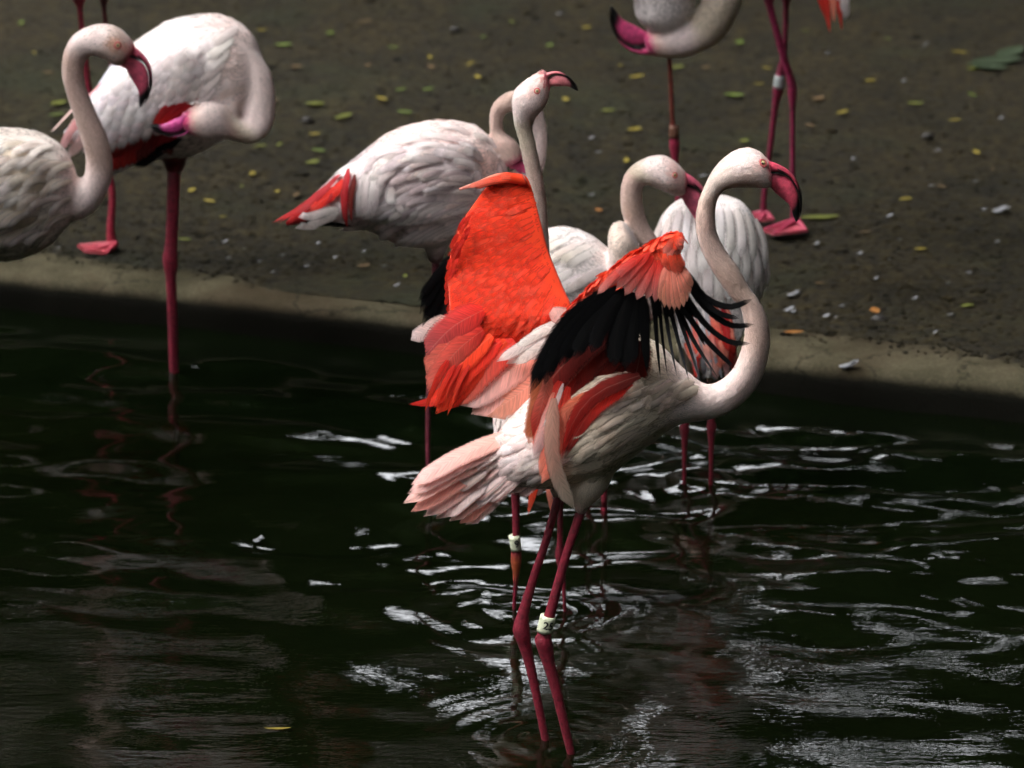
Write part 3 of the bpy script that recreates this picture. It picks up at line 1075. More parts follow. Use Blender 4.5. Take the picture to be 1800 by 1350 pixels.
def shrub(x, y, h, w, n, label, seed=0, size=.17, deep=.8):
    r = random.Random(seed)
    root = empty('shrub', (x, y, ZG)); tag(root, label, 'shrub', 'shrubs standing beyond the bank')
    cs, rs, parts = [], [], []
    for i in range(26 if w < 3 else 60):
        q = r.uniform(.5, .8) if w < 3 else r.uniform(.8, 1.3)
        e = Vector((x + r.uniform(-w, w), y + r.uniform(-deep, deep), r.uniform(0.4, h - q) if i > 7 else h - q - r.uniform(0, .25)))
        cs.append(tuple(e)); rs.append(q)
        parts.append(rod([Vector((x + r.uniform(-.2, .2), y, ZG - .05)), Vector((x, y, ZG)).lerp(e, .5), e], [0.05, 0.035, 0.012], (0.1, 0.1, 0.1), ring=6))
    join_parts('stem', parts, M_BARK, root)
    V, F, K = leaf_cloud(cs, rs, n, size, (0.024, 0.052, 0.011))
    mesh_obj('foliage', V, F, M_LEAFTREE, root, cols=K, smooth=False)


# row beyond the bank: shrubs with a gap of sky between them and the crowns above
for i, (x, y, h, w) in enumerate([(-9.5, 23, 5.8, 1.9), (-6.6, 24, 6.2, 1.9), (-3.9, 23.5, 7.0, 1.9), (-2.1, 24.5, 6.8, 1.3), (-1.7, 25.8, 6.4, 1.0), (-3.0, 25.2, 6.6, 1.0), (1.2, 24.3, 4.95, 1.8), (3.4, 24, 4.85, 1.8), (6.0, 23.6, 5.0, 1.9), (8.8, 23.2, 5.8, 1.9)]):
    shrub(x, y, h, w, 9000, 'dense dark green shrub in the row beyond the muddy bank', i)
for i, (x, y, h, lo, cr, n) in enumerate([(-8.5, 27, 17, 3.5, 4.2, 8000), (-4.6, 26.5, 18, 3.2, 4.0, 8000), (-3.4, 28.0, 18, 4.0, 2.6, 7000), (1.6, 25.5, 19, 6.15, 3.9, 18000), (5.6, 25.0, 17, 5.85, 4.2, 19000), (11.5, 25.5, 17, 3.5, 4.0, 12000), (-1.0, 29, 22, 8.5, 4.0, 14000), (4.0, 30, 22, 8.5, 4.5, 14000)]):
    tree(x, y, h, lo, cr, n, 'tall leafy tree standing behind the shrubs beyond the bank', seed=i + 40, size=.26)
# added unseen trees that block sky light from the other sides
for i, (x, y, h, cr) in enumerate([(14, 22, 16, 4.6), (15, 15, 17, 4.8), (15, 8, 17, 4.8), (14, 0, 17, 4.8), (7, -6, 17, 4.8), (0, -8, 17, 4.8), (-7, -6, 17, 4.8), (-13, -1, 16, 4.8), (-13, 22.5, 18, 4.8), (-16, 6, 13, 4.6), (-16.5, 13.5, 11.8, 4.6)]):
    tree(x, y, h, 2.0, cr, 9000, 'added unseen leafy tree blocking light from the side', seed=i + 80, size=.38)
# added unseen crowns overhead, placed to shut out most of the sky
k = 0
for x in (-3.4, 3.4, 9.4):
    for y in (-1.5, 4.5, 10.5, 16.5):
        k += 1
        if y < 0 and x < 5: continue
        tree(x + (0.5 if k % 2 == 0 else -0.2) + (1.0 if x < 0 and 3 < y < 12 else 0), y, 18 + (k - 1) % 3, 10.2 + 0.09 * max(0, y - 4) ** 1.2, 4.6 if x > 0 else (2.7 if 3 < y < 12 else 4.2), 9000, 'added unseen tall tree, its crown blocking the sky overhead', seed=k + 119, size=.38)

# added unseen tree in the sun's path, its thin crown dims the light
tree(-9.6, 10.6, 18, 8.6, 4.6, 1500, 'added unseen thin crowned tree dimming the sun', seed=300, size=.34)

# added unseen shrubs all round, blocking light that enters below the crowns
low_blockers = [(-14, 30), (-7, 31), (0, 32), (7, 31), (14, 29), (18, 24), (19, 18), (19, 12), (19, 6), (18, 0), (14, -6), (8, -10), (1, -11), (-6, -10), (-12, -6), (-17, 1), (-20, 7), (-20.5, 13), (-19, 19), (-18, 26)]
for i, (x, y) in enumerate(low_blockers):
    shrub(x, y, 7.4, 3.4, 7000, 'added unseen broad shrub blocking low light round the pond', i + 400, size=.44, deep=2.6)

# ------------------------------------------------------------------ the flamingos
def proj(p):
    d = Vector(p) - CAM
    z = d.dot(FWD)
    return (900 + FPX * d.dot(RIGHT) / z, 675 - FPX * d.dot(UP) / z)


def water_y(px, py, z=0.0):
    return on_z(px, py, z).y


def scatter_sheet(bird, parent, verts, faces, flow, colf, length, width, n, lift=0.14, name='covert_plumage', keep=None, mat=None, jit=.14, outline=None):
    """small coverts laid over the near side of a wing sheet; flow and colf work on traced positions"""
    V = np.asarray(verts); fa = np.array([f[:3] for f in faces if len(f) == 4])
    a, b, c = V[fa[:, 0]], V[fa[:, 1]], V[fa[:, 2]]
    nn = np.cross(b - a, c - a); ar = np.linalg.norm(nn, axis=1)
    nn = nn / np.maximum(ar[:, None], 1e-12)
    cen = (a + b + c) / 3
    view = cen - np.array(CAM)
    flip = np.sum(nn * view, 1) > 0
    nn[flip] *= -1
    # which side is the near one: compare with the sheet's mean depth along each station
    near = cen[:, 1] <= np.median(cen[:, 1]) + 10
    ar = ar * near
    pick = rng.choice(len(fa), n, p=ar / ar.sum())
    r1, r2 = rng.random(n), rng.random(n)
    sw = r1 + r2 > 1; r1[sw] = 1 - r1[sw]; r2[sw] = 1 - r2[sw]
    pos = a[pick] + (b - a)[pick] * r1[:, None] + (c - a)[pick] * r2[:, None]
    nor = nn[pick]
    VV, KK, UU, FF = [], [], [], []
    q = len(_t)
    m = 0
    for p, nv in zip(pos, nor):
        px, py = proj(p)
        if keep is not None and not keep(px, py): continue
        fx, fy = flow(px, py)
        d = RIGHT * fx - UP * fy + Vector((random.gauss(0, jit), random.gauss(0, jit), random.gauss(0, jit)))
        nv = Vector(nv)
        d = (d - nv * d.dot(nv)).normalized()
        d = (d + nv * (lift + random.gauss(0, lift * .4))).normalized()
        sd = d.cross(nv).normalized(); up = sd.cross(d)
        L = bird.s(length) * random.uniform(.75, 1.25); w = bird.s(width) * random.uniform(.8, 1.2)
        if outline is not None and not (inside(*proj(Vector(p) + d * L * .75), outline) and inside(px + 3, py - 1, outline) and inside(*proj(Vector(p) - d * L * .3 + sd * w * .4), outline) and inside(*proj(Vector(p) - d * L * .3 - sd * w * .4), outline)): continue
        c0, c1 = colf(px, py)
        c0 = vary(c0, .06); c1 = vary(c1, .06)
        for tx, ty, tz, u, v in _t:
            VV.append(Vector(p) + sd * (tx * w) + d * ((ty - .25) * L) + up * (tz * w))
            KK.append(lerp(c0, c1, v ** 2)); UU.append((u, v))
        FF += [tuple(i + m * q for i in f) for f in _tf]
        m += 1
    o = mesh_obj(name, VV, FF, mat or M_FEATHER, parent, cols=KK, uvs=UU)
    o['kind'] = 'stuff'
    return o


def inside(x, y, poly):
    c = False
    for (x1, y1), (x2, y2) in zip(poly, poly[1:] + poly[:1]):
        if (y1 > y) != (y2 > y) and x < (x2 - x1) * (y - y1) / (y2 - y1) + x1: c = not c
    return c


def P3(pts, dys):
    return [(x, y, d) for (x, y), d in zip(pts, dys)]


# ======================================================================= the displaying bird in front
YF = water_y(980, 1312)
F_ = Bird('flamingo', YF, on_z(980, 1312, 0), 'flamingo in front spreading orange and black wings, leg band 25')
B = F_
nk = [PALE] * 3 + [lerp(PALE, NECK, .5)] * 4 + [NECK] * 4 + [lerp(NECK, TAN, .3)] * 4
# body
B.shell([(880, 755, 868, 835, 0, .8), (908, 725, 900, 852, 0, .8), (955, 680, 950, 856, 0, .85), (1005, 635, 1005, 850, 0, .85), (1060, 600, 1060, 838, 0, .85), (1115, 592, 1112, 800, 0, .85),
         (1160, 608, 1155, 768, 0, .85), (1197, 645, 1192, 745, 0, .9), (1230, 672, 1224, 738, 0, .95)],
        [lerp(PINK, PALE, .6), lerp(PINK, PALE, .6), lerp(PALE, CREAM, .5), CREAM, CREAM, CREAM, CREAM, PALE, PALE])
# neck and head
B.shell([(1170, 640, 1150, 745), (1208, 658, 1194, 742), (1240, 676, 1233, 738), (1265, 671, 1277, 726), (1288, 650, 1315, 698), (1301, 622, 1340, 660), (1309, 588, 1353, 610), (1307, 560, 1350, 566),
         (1299, 536, 1335, 530), (1283, 520, 1317, 506), (1260, 488, 1297, 470), (1239, 453, 1274, 438), (1226, 417, 1260, 408), (1223, 384, 1257, 378), (1229, 350, 1260, 353), (1240, 325, 1272, 334),
         (1252, 302, 1288, 329), (1270, 281, 1309, 328), (1292, 266, 1327, 328), (1314, 261, 1340, 329), (1334, 267, 1349, 329), (1347, 279, 1354, 328), (1353, 284, 1357, 326)],
        [PALE, PALE, PALE, PALE, lerp(PALE, PINK, .25), lerp(PALE, NECK, .4), NECK, NECK, NECK, lerp(NECK, TAN, .3), lerp(NECK, TAN, .3), NECK, NECK, NECK, lerp(NECK, CREAM, .3), lerp(CREAM, PALE, .5),
         lerp(CREAM, PALE, .6), lerp(CREAM, PALE, .6), PALE, PALE, PALE, PINK, BILLC], ratio=.95, sub=4)
# thighs
B.shell([(1010, 780, 1100, 790, -.03), (1006, 830, 1082, 826, -.035), (1005, 865, 1064, 862, -.035), (1009, 890, 1034, 893, -.035), (1013, 902, 1030, 904, -.035)], [CREAM, CREAM, CREAM, lerp(CREAM, PINK, .5), LEGC], ratio=.9)
B.shell([(940, 770, 1030, 780, .03), (955, 830, 1015, 830, .035), (968, 862, 1000, 862, .035), (973, 880, 990, 880, .035)], [CREAM, CREAM, lerp(CREAM, PINK, .5), LEGC], ratio=.9)
B.build_body(paint=[(1340, 290, 16, PINK, .9), (1100, 680, 60, DKRED, .0), (1322, 318, 26, TAN, .5), (1300, 322, 22, TAN, .4)], voxel=0.0045, smooth=4)
B.plumage(lf=.24, cover=2.8)
B.eye(1341, 287, 6.0)
B.bill((1350, 305), (1400, 391))
# legs
lg = B.leg([(972, 862, 990, 866), (973, 876, 988, 878), (952, 952, 966, 954), (930, 1016, 945, 1019), (912, 1070, 931, 1074), (902, 1100, 930, 1096), (903, 1116, 933, 1120), (910, 1133, 934, 1131), (919, 1158, 938, 1155), (932, 1207, 948, 1207), (951, 1296, 965, 1296), (956, 1312, 968, 1312)],
           dy=.03, down=on_z(962, 1302, 0) + Vector((0.008, .03, -.245)))
foot(B, lg, (964, 1398), [(1005, 1405), (985, 1420), (955, 1420)], ZB)
lg = B.leg([(1012, 884, 1031, 886), (1013, 895, 1030, 897), (986, 980, 1002, 981), (957, 1079, 976, 1082), (945, 1112, 969, 1114), (940, 1125, 972, 1133), (946, 1146, 973, 1146), (954, 1169, 976, 1167), (968, 1213, 987, 1213), (995, 1319, 1010, 1319), (999, 1334, 1012, 1334)],
           dy=-.03, down=on_z(1006, 1326, 0) + Vector((0.012, 0, -.245)))
foot(B, lg, (1012, 1420), [(1060, 1428), (1040, 1445), (1005, 1445)], ZB)
band(B, lg, 950, 1080, 977, 1085, 943, 1108, 971, 1112, -.03, M_BAND, '25', tsize=.66, turn=.28)

# tail
tail = B.shells and mesh_obj('tail', *loft([(960, 735, 958, 845, .0, .25), (920, 745, 912, 850, 0, .25), (870, 772, 872, 846, 0, .22), (820, 812, 850, 862, 0, .15)], YF, PALE)[:2], M_SKIN, B.root, cols=None)
tail.data.color_attributes.new('Col', 'FLOAT_COLOR', 'POINT')
tail.data.color_attributes['Col'].data.foreach_set('color', np.tile(np.array([*PALE, 1.0], dtype=np.float32), len(tail.data.vertices)))
tips = [(722, 852), (716, 868), (708, 885), (722, 900), (744, 908), (766, 912), (790, 916), (808, 920), (818, 922)]
for i, (x, y) in enumerate(tips):
    t = i / 8
    bx, by = 905 + 10 * t, 762 + 72 * t
    mid = ((bx + x) / 2 - 6 * (1 - t), (by + y) / 2 - 5 + 2 * t)
    cc = (SALMON if i in (0, 2, 3, 4, 6, 7) else lerp(PINK, SALMON, .3))
    B.feather(tail, [(bx, by, -.012 - .002 * (8 - i)), (*mid, -.016 - .003 * (8 - i)), (x, y, -.014 - .004 * (8 - i))], 36, lerp(PALE, cc, .7), lerp(cc, WHITE, .18 if i % 2 else .5), name='tail_feather', twist=.1, cmix=.8, nrm=(-.35, -.8, .75))
for i in range(64):                                     # tail coverts
    t = random.random(); s = random.uniform(-.32, .62)
    x0, y0 = 940 - 150 * s, 744 + 75 * s + (85 - 30 * s) * t
    ang = math.atan2(.62 + .25 * t, -1)
    L = random.uniform(65, 100)
    B.feather(tail, [(x0, y0, -.030 - .05 * max(0, .55 - s)), (x0 + math.cos(ang) * L * .5, y0 + math.sin(ang) * L * .5 - 3, -.034 - .03 * max(0, .3 - s)), (x0 + math.cos(ang) * L, y0 + math.sin(ang) * L, -.028)], random.uniform(22, 32),
              lerp(WHITE, PINK, random.uniform(.3, .8)), lerp(WHITE, SALMON, random.choice((.1, .3, .6))), name='tail_covert', nrm=(-.3, -.85, .6))

# far wing: upper side, lit through
wv, wf, wc, wt, wr = loft([(770, 690, 925, 660, .10, .06), (772, 640, 985, 590, .10, .06), (790, 580, 1004, 543, .10, .07), (790, 530, 990, 505, .12, .08), (788, 470, 966, 446, .15, .09), (806, 405, 951, 392, .17, .1), (834, 357, 938, 342, .19, .12), (862, 322, 928, 314, .20, .2), (884, 308, 918, 306, .20, .3)],
                          YF, [RED, RED, ORANGE, ORANGE, ORANGE, ORANGE, ORANGE, ORANGE, ORANGE], sub=6, ring=24)
fw = mesh_obj('wing', wv, wf, M_FEATHER, B.root, cols=wc, uvs=np.tile([[0.3, 0.3]], (len(wv), 1)))
# black primaries behind the left edge
for (bx, by), (mx, my), (tx, ty), w in [((850, 420), (785, 470), (738, 552), 34), ((850, 430), (790, 490), (742, 575), 34), ((850, 440), (800, 510), (752, 592), 34), ((855, 450), (810, 520), (765, 585), 36), ((855, 460), (815, 530), (785, 578), 36), ((850, 430), (776, 480), (735, 530), 26)]:
    B.feather(fw, [(bx, by, .20), (mx, my, .21), (tx, ty, .20)], w, BLACK, BLACK, prof='blade', black=True, name='primary_feather')
B.feather(fw, [(790, 560, .20), (760, 575, .20), (722, 598, .2)], 30, PINK, PALE, name='covert_feather', prof='round')
B.feather(fw, [(800, 690, .13), (765, 705, .135), (718, 711, .14)], 22, RED, RED, prof='point', name='tertial_feather')
# long tertials and scapulars that sweep down to the lower left
low = [((850, 545), (795, 575), (748, 624), 54, RED, (.42, .11, .11)), ((840, 560), (790, 600), (750, 660), 46, RED, SALMON), ((850, 580), (800, 620), (752, 690), 44, RED, SALMON),
       ((865, 590), (810, 640), (756, 716), 40, ORANGE, RED), ((880, 600), (820, 650), (766, 728), 40, RED, ORANGE), ((890, 600), (830, 655), (780, 722), 44, ORANGE, RED),
       ((905, 600), (850, 650), (792, 712), 52, RED, SALMON), ((960, 610), (885, 660), (806, 712), 58, SALMON, PALE), ((975, 620), (905, 672), (828, 728), 58, SALMON, PINK),
       ((985, 630), (925, 682), (855, 732), 56, SALMON, lerp(TAN, SALMON, .4)), ((990, 640), (945, 690), (890, 728), 54, PINK, lerp(TAN, SALMON, .3)), ((995, 650), (960, 690), (922, 718), 50, PINK, TAN)]
for i, (a, m, t, w, c0, c1) in enumerate(low):
    B.feather(fw, [(*a, .085 - .002 * i), (*m, .075 - .002 * i), (*t, .085 - .002 * i)], w, c0, lerp(c0, c1, .75), name='tertial_feather', nrm=(-.1, -1, .35), cmix=1.0)
for i in range(16):                                      # ragged red fringe at the lower corner
    x = random.uniform(752, 800); y = random.uniform(690, 712)
    B.feather(fw, [(x + 28, y - 60, .065), (x + 8, y - 25, .062), (x - random.uniform(0, 12), y + random.uniform(4, 20), .066)], random.uniform(5, 12), RED, ORANGE, prof='point', name='fringe_feather', nt_=6, nw=2)
for a, m, t, w in [((1000, 562), (950, 590), (872, 636), 20), ((998, 572), (955, 600), (890, 640), 22), ((996, 580), (955, 605), (906, 641), 20), ((994, 590), (965, 607), (925, 632), 20), ((1004, 566), (960, 580), (905, 612), 18), ((1004, 560), (975, 570), (930, 590), 16)]:
    B.feather(fw, [(*a, .045), (*m, .035), (*t, .045)], w, PALE, WHITE, prof='round', name='scapular_feather')
B.feather(fw, [(1012, 562, .04), (990, 556, .03), (964, 552, .04)], 32, PINK, (.85, .42, .36), prof='round', name='scapular_feather')


def flow_far(px, py):
    t = min(1, max(0, (py - 320) / 280))
    r = min(1, max(0, (px - 880) / 110))
    ang = math.radians(155 - 35 * t + 18 * (1 - r) - 20 * r * t)
    return math.cos(ang), math.sin(ang)


def col_far(px, py):
    edge = min(1, max(0, (px - (905 + (py - 320) * .35)) / 45))
    c = lerp(ORANGE, RED, random.uniform(.15, .5) * (1 - edge))
    tipc = lerp(c, (1.0, .36, .24), random.choice((.0, .0, .08, .15, .5)) * (.4 + edge))
    return c, tipc


scatter_sheet(B, fw, wv, wf, flow_far, col_far, 48, 13, 2600, lift=.012, jit=.07, mat=M_SATIN, keep=lambda x, y: y < 615 and x > 782, outline=[(782, 620), (786, 540), (781, 470), (800, 403), (830, 355), (860, 318), (884, 303), (918, 303), (930, 312), (942, 342), (954, 392), (969, 446), (992, 503), (1010, 545), (990, 620)])
for i in range(46):                                      # ragged edge behind the wrist
    f = random.random()
    x0, y0 = [(812, 395), (800, 425), (792, 460), (790, 500), (794, 545)][int(f * 4.99)]
    x0 += random.uniform(2, 16); y0 += random.uniform(-18, 18)
    L = random.uniform(18, 30)
    B.feather(fw, [(x0, y0, .135), (x0 - L * .25, y0 + L * .4, .134), (x0 - L * .45, y0 + L * .95, .138)], random.uniform(6, 9), RED, lerp(RED, ORANGE, random.random()), name='fringe_feather', nt_=6, nw=2)
# alula and wrist
V, F, C, T, R = loft([(918, 306, 930, 326, .19, .8), (890, 303, 898, 322, .19, .8), (866, 307, 872, 321, .19, .8), (845, 316, 849, 325, .19, .7), (806, 331, 808, 335, .19, .6)], YF, [ORANGE, ORANGE, SALMON, SALMON, lerp(SALMON, PALE, .3)], sub=5, ring=14)
mesh_obj('alula', V, F, M_FEATHER, fw, cols=C, uvs=np.tile([[0.3, 0.3]], (len(V), 1)))
for a, t in [((905, 312), (820, 330)), ((895, 316), (835, 331)), ((915, 310), (850, 320))]:
    B.feather(fw, [(*a, .18), ((a[0] + t[0]) / 2, (a[1] + t[1]) / 2 - 4, .175), (*t, .18)], 13, ORANGE, SALMON, name='covert_feather', prof='blade')
B.feather(fw, [(872, 320, .176), (860, 325, .176), (848, 329, .176)], 8, BLACK, BLACK, black=True, name='covert_feather', prof='point')

# near wing: under side, black remiges against the light
rv, rf, rc, rt_, rr = loft([(990, 560, 1004, 575, -.03, .8), (1006, 536, 1020, 552, -.05, .8), (1034, 506, 1052, 526, -.08, .7), (1070, 474, 1090, 500, -.11, .6), (1105, 449, 1126, 484, -.14, .5), (1146, 426, 1164, 466, -.17, .45), (1176, 411, 1180, 450, -.19, .45), (1193, 410, 1188, 440, -.20, .5), (1203, 418, 1194, 434, -.20, .5)],
                           YF, [ORANGE] * 9, sub=6, ring=20)
nw_ = mesh_obj('wing', rv, rf, M_FEATHER, B.root, cols=rc, uvs=np.tile([[0.3, 0.3]], (len(rv), 1)))
bl = BLACK
# inner secondaries that arch to the left
sec = [([(1088, 505), (1005, 560), (958, 630), (932, 692)], 40), ([(1092, 507), (1015, 570), (972, 630), (957, 676)], 42), ([(1096, 508), (1030, 570), (1000, 610), (985, 645)], 46), ([(1098, 508), (1050, 560), (1022, 600), (1010, 632)], 44),
       ([(1100, 510), (1070, 550), (1050, 590), (1040, 620)], 42), ([(1108, 512), (1090, 560), (1080, 610), (1080, 646)], 44), ([(1114, 514), (1102, 560), (1098, 610), (1100, 650)], 42), ([(1122, 516), (1116, 560), (1112, 600), (1113, 640)], 32)]
for i, (pp, w) in enumerate(sec):
    n = len(pp)
    B.feather(nw_, [(x, y, -.115 - .02 * k / n - .0015 * i) for k, (x, y) in enumerate(pp)], w, bl, bl, prof='blade', black=True, name='secondary_feather', nrm=(-.1, -1, -.15))
thin = [([(1132, 520), (1134, 590), (1138, 661)], 24), ([(1150, 520), (1154, 590), (1161, 667)], 9), ([(1158, 520), (1164, 590), (1173, 660)], 7), ([(1166, 520), (1176, 590), (1190, 662)], 8), ([(1174, 525), (1190, 590), (1212, 672)], 8), ([(1182, 525), (1205, 590), (1233, 674)], 8), ([(1192, 540), (1220, 600), (1262, 664)], 9)]
for i, (pp, w) in enumerate(thin):
    B.feather(nw_, [(x, y, -.15 - .01 * k) for k, (x, y) in enumerate(pp)], w, bl, (0.05, .05, .055) if i > 2 else bl, prof='point', black=True, name='secondary_feather', twist=.1, nw=2)
prim = [([(1196, 535), (1235, 590), (1268, 625), (1293, 648)], 12), ([(1204, 520), (1240, 570), (1280, 600), (1320, 604)], 13), ([(1212, 505), (1245, 545), (1285, 572), (1326, 570)], 14), ([(1210, 480), (1235, 520), (1280, 540), (1322, 526)], 15), ([(1206, 488), (1228, 520), (1262, 550), (1300, 560)], 14)]
for i, (pp, w) in enumerate(prim):
    n = len(pp)
    B.feather(nw_, [(x, y, -.17 - .03 * k / n - .003 * i) for k, (x, y) in enumerate(pp)], w, bl, bl, prof='blade', black=True, name='primary_feather', twist=.05, nt_=12)
for a, t, w in [((1196, 520), (1240, 610), 8), ((1190, 500), (1225, 560), 22), ((1180, 505), (1208, 560), 22), ((1165, 505), (1180, 560), 24), ((1150, 505), (1156, 560), 24)]:
    B.feather(nw_, [(*a, -.165), ((a[0] + t[0]) / 2, (a[1] + t[1]) / 2, -.168), (*t, -.165)], w, bl, bl, prof='blade', black=True, name='covert_feather')
# coverts over the black
cov = [((1142, 444), (1112, 475), (1083, 508), 17), ((1148, 450), (1120, 485), (1098, 520), 19), ((1153, 452), (1135, 490), (1119, 527), 20), ((1158, 452), (1147, 492), (1136, 526), 18), ((1162, 455), (1156, 500), (1151, 532), 14), ((1130, 450), (1100, 470), (1066, 505), 17), ((1110, 460), (1080, 485), (1050, 517), 15)]
for i, (a, m, t, w) in enumerate(cov):
    B.feather(nw_, [(*a, -.185), (*m, -.192), (*t, -.186)], w, RED, lerp(RED, PINK, .55), name='covert_feather', cmix=1.6)
fan = [(1160, 530), (1168, 541), (1177, 545), (1186, 546), (1194, 545), (1202, 540), (1208, 531), (1213, 518), (1217, 505)]
for i, (x, y) in enumerate(fan):
    bx = 1172 + i * 3.0
    B.feather(nw_, [(bx, 466, -.198 - .001 * i), ((bx + x) / 2 + .4 * (i - 4), (466 + y) / 2, -.205 - .001 * i), (x, y, -.200 - .001 * i)], 14, SALMON, lerp(SALMON, (.95, .48, .32), .6), name='covert_feather', prof='round', nt_=7)
for x, y in [(1168, 470), (1178, 478), (1188, 482), (1198, 480), (1204, 470)]:
    B.feather(nw_, [(1180 + (x - 1186) * .4, 440, -.21), (1182 + (x - 1186) * .7, 460, -.214), (x, y, -.21)], 16, ORANGE, lerp(ORANGE, SALMON, .5), name='covert_feather', nt_=6)
for x, y in [(1166, 446), (1174, 454), (1184, 456), (1193, 450), (1200, 440), (1203, 428)]:
    B.feather(nw_, [(1188, 416, -.215), ((1188 + x) / 2, (418 + y) / 2, -.219), (x, y, -.215)], 14, ORANGE, lerp(SALMON, PALE, .25), name='covert_feather', nt_=6)


def flow_near(px, py):
    return (-.55, .85)


scatter_sheet(B, nw_, rv, rf, flow_near, lambda x, y: (lerp(ORANGE, RED, random.random() * .4), lerp(ORANGE, SALMON, random.random() * .5)), 24, 13, 620, lift=.10)
# underwing shade painted in as dark red feathers behind the black
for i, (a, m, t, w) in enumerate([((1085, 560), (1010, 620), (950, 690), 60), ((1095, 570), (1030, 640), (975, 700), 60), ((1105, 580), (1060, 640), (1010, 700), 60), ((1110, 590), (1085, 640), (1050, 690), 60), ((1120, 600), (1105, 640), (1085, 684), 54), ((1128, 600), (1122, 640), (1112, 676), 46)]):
    B.feather(nw_, [(*a, -.095), (*m, -.09), (*t, -.085)], w, DKRED, lerp(DKRED, RED, .12), name='underwing_shade_feather')
# long feathers that hang from the wing root
hang = [((955, 640), (945, 710), (930, 782), 34, (.55, .12, .05), (.62, .20, .09)), ((965, 660), (950, 720), (938, 770), 30, SALMON, RED), ((985, 670), (962, 740), (940, 800), 30, RED, SALMON), ((975, 690), (955, 760), (937, 805), 22, SALMON, PALE),
        ((1000, 680), (975, 760), (948, 838), 26, RED, SALMON), ((985, 740), (975, 800), (952, 850), 22, ORANGE, SALMON),
        ((990, 674), (975, 715), (955, 750), 9, PALE, WHITE), ((1040, 690), (990, 730), (985, 800), 24, (.50, .10, .04), SALMON)]
for i, (a, m, t, w, c0, c1) in enumerate(hang):
    B.feather(nw_, [(*a, -.105 - .002 * i), (*m, -.108 - .002 * i), (*t, -.10 - .002 * i)], w, c0, c1, name='tertial_feather', cmix=1.0)
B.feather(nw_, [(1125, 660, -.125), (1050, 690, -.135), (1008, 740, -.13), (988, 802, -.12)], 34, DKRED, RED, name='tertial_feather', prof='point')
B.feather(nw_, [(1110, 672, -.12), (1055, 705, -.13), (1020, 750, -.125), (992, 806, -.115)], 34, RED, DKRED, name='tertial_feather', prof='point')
B.feather(nw_, [(974, 700, -.13), (970, 790, -.135), (985, 850, -.12), (1010, 896, -.10)], 28, lerp(CREAM, SALMON, .45), CREAM, name='tertial_feather', prof='round')
# pale breast feathers under the wing root
for i in range(34):
    x = random.uniform(1095, 1230); y = random.uniform(668, 700) + (1150 - x) * .02
    B.drape(B.body, [(x, y), (x - 20, y + 12), (x - 46 + random.uniform(-6, 6), y + random.uniform(18, 36))], random.uniform(12, 20), lerp(CREAM, PALE, random.random()), lerp(CREAM, PINK, random.random() * .4), name='breast_feather', nt_=6, nw=4, lift=(.001, .005), soft=True)
for i in range(26):
    x = random.uniform(1010, 1110); y = random.uniform(715, 800)
    B.drape(B.body, [(x + 34, y - 12), (x, y), (x - 30, y + 18 + random.uniform(-5, 8))], random.uniform(12, 20), CREAM, lerp(CREAM, TAN, random.random() * .6), name='flank_feather', nt_=6, nw=4, lift=(.001, .004), soft=True)

for i in range(70):                                      # long soft rump feathers
    x = random.uniform(905, 985); y = random.uniform(735, 835)
    B.drape(B.body, [(x + 26, y - 16), (x, y), (x - 30, y + 14 + random.uniform(-5, 8))], random.uniform(12, 20), lerp(PALE, PINK, random.random() * .6), lerp(WHITE, PINK, random.random() * .6), name='rump_feather', nt_=6, lift=(.001, .004), soft=True)
# ======================================================================= bird behind it, looking up, band 9
YE = water_y(945, 1075)
B = E_ = Bird('flamingo', YE, on_z(945, 1075, 0), 'flamingo with upright neck and lifted bill behind the tall orange wing')
B.shell([(930, 545, 968, 545), (905, 575, 990, 575), (880, 640, 1005, 640), (868, 715, 1012, 715), (872, 790, 1008, 790), (895, 838, 990, 838), (925, 858, 960, 858)], [PALE, PALE, WHITE, WHITE, CREAM, CREAM, CREAM], ratio=1.2)
B.shell([(935, 640, 985, 640), (944, 580, 978, 580), (946, 500, 972, 500), (942, 440, 966, 440), (934, 366, 962, 366), (926, 314, 955, 314), (918, 277, 947, 277), (911, 245, 940, 245), (904, 218, 936, 222), (900, 190, 942, 206), (902, 164, 954, 192), (915, 148, 963, 178), (933, 135, 965, 166), (950, 125, 966, 160), (958, 122, 968, 156)],
        [PALE, PALE, NECK, NECK, NECK, NECK, lerp(NECK, CREAM, .3), CREAM, CREAM, PALE, PALE, PALE, PALE, PINK, BILLC], ratio=.95)
B.shell([(880, 800, 930, 800, -.02), (890, 845, 925, 845, -.02), (898, 868, 918, 868, -.02)], [CREAM, CREAM, LEGC])
B.shell([(960, 800, 1010, 800, -.02), (970, 850, 1002, 850, -.02), (978, 880, 994, 880, -.02)], [CREAM, CREAM, LEGC])
B.build_body(paint=[(940, 158, 16, PINK, .7)], voxel=.006)
B.plumage()
B.eye(944, 160, 4.2)
B.bill((960, 142), (1016, 160), c=lerp(BILLC, PINK, .3))
lg = B.leg([(896, 855, 918, 855), (899, 880, 914, 880), (901, 935, 914, 935), (899, 966, 916, 966), (898, 985, 917, 985), (901, 1005, 914, 1005), (902, 1030, 910, 1030), (900, 1076, 907, 1076), (900, 1090, 907, 1090)], dy=0, cols=[LEGC] * 4 + [lerp(LEGC, (.4, .1, .02), .5)] * 2 + [LEGC] * 3, down=on_z(904, 1078, 0) + Vector((0, 0, -.245)))
band(B, lg, 894, 942, 914, 940, 898, 968, 917, 966, 0, M_BAND, '9', tsize=.66, turn=.3)
foot(B, lg, (906, 1180), [(880, 1190), (905, 1200), (925, 1192)], ZB)
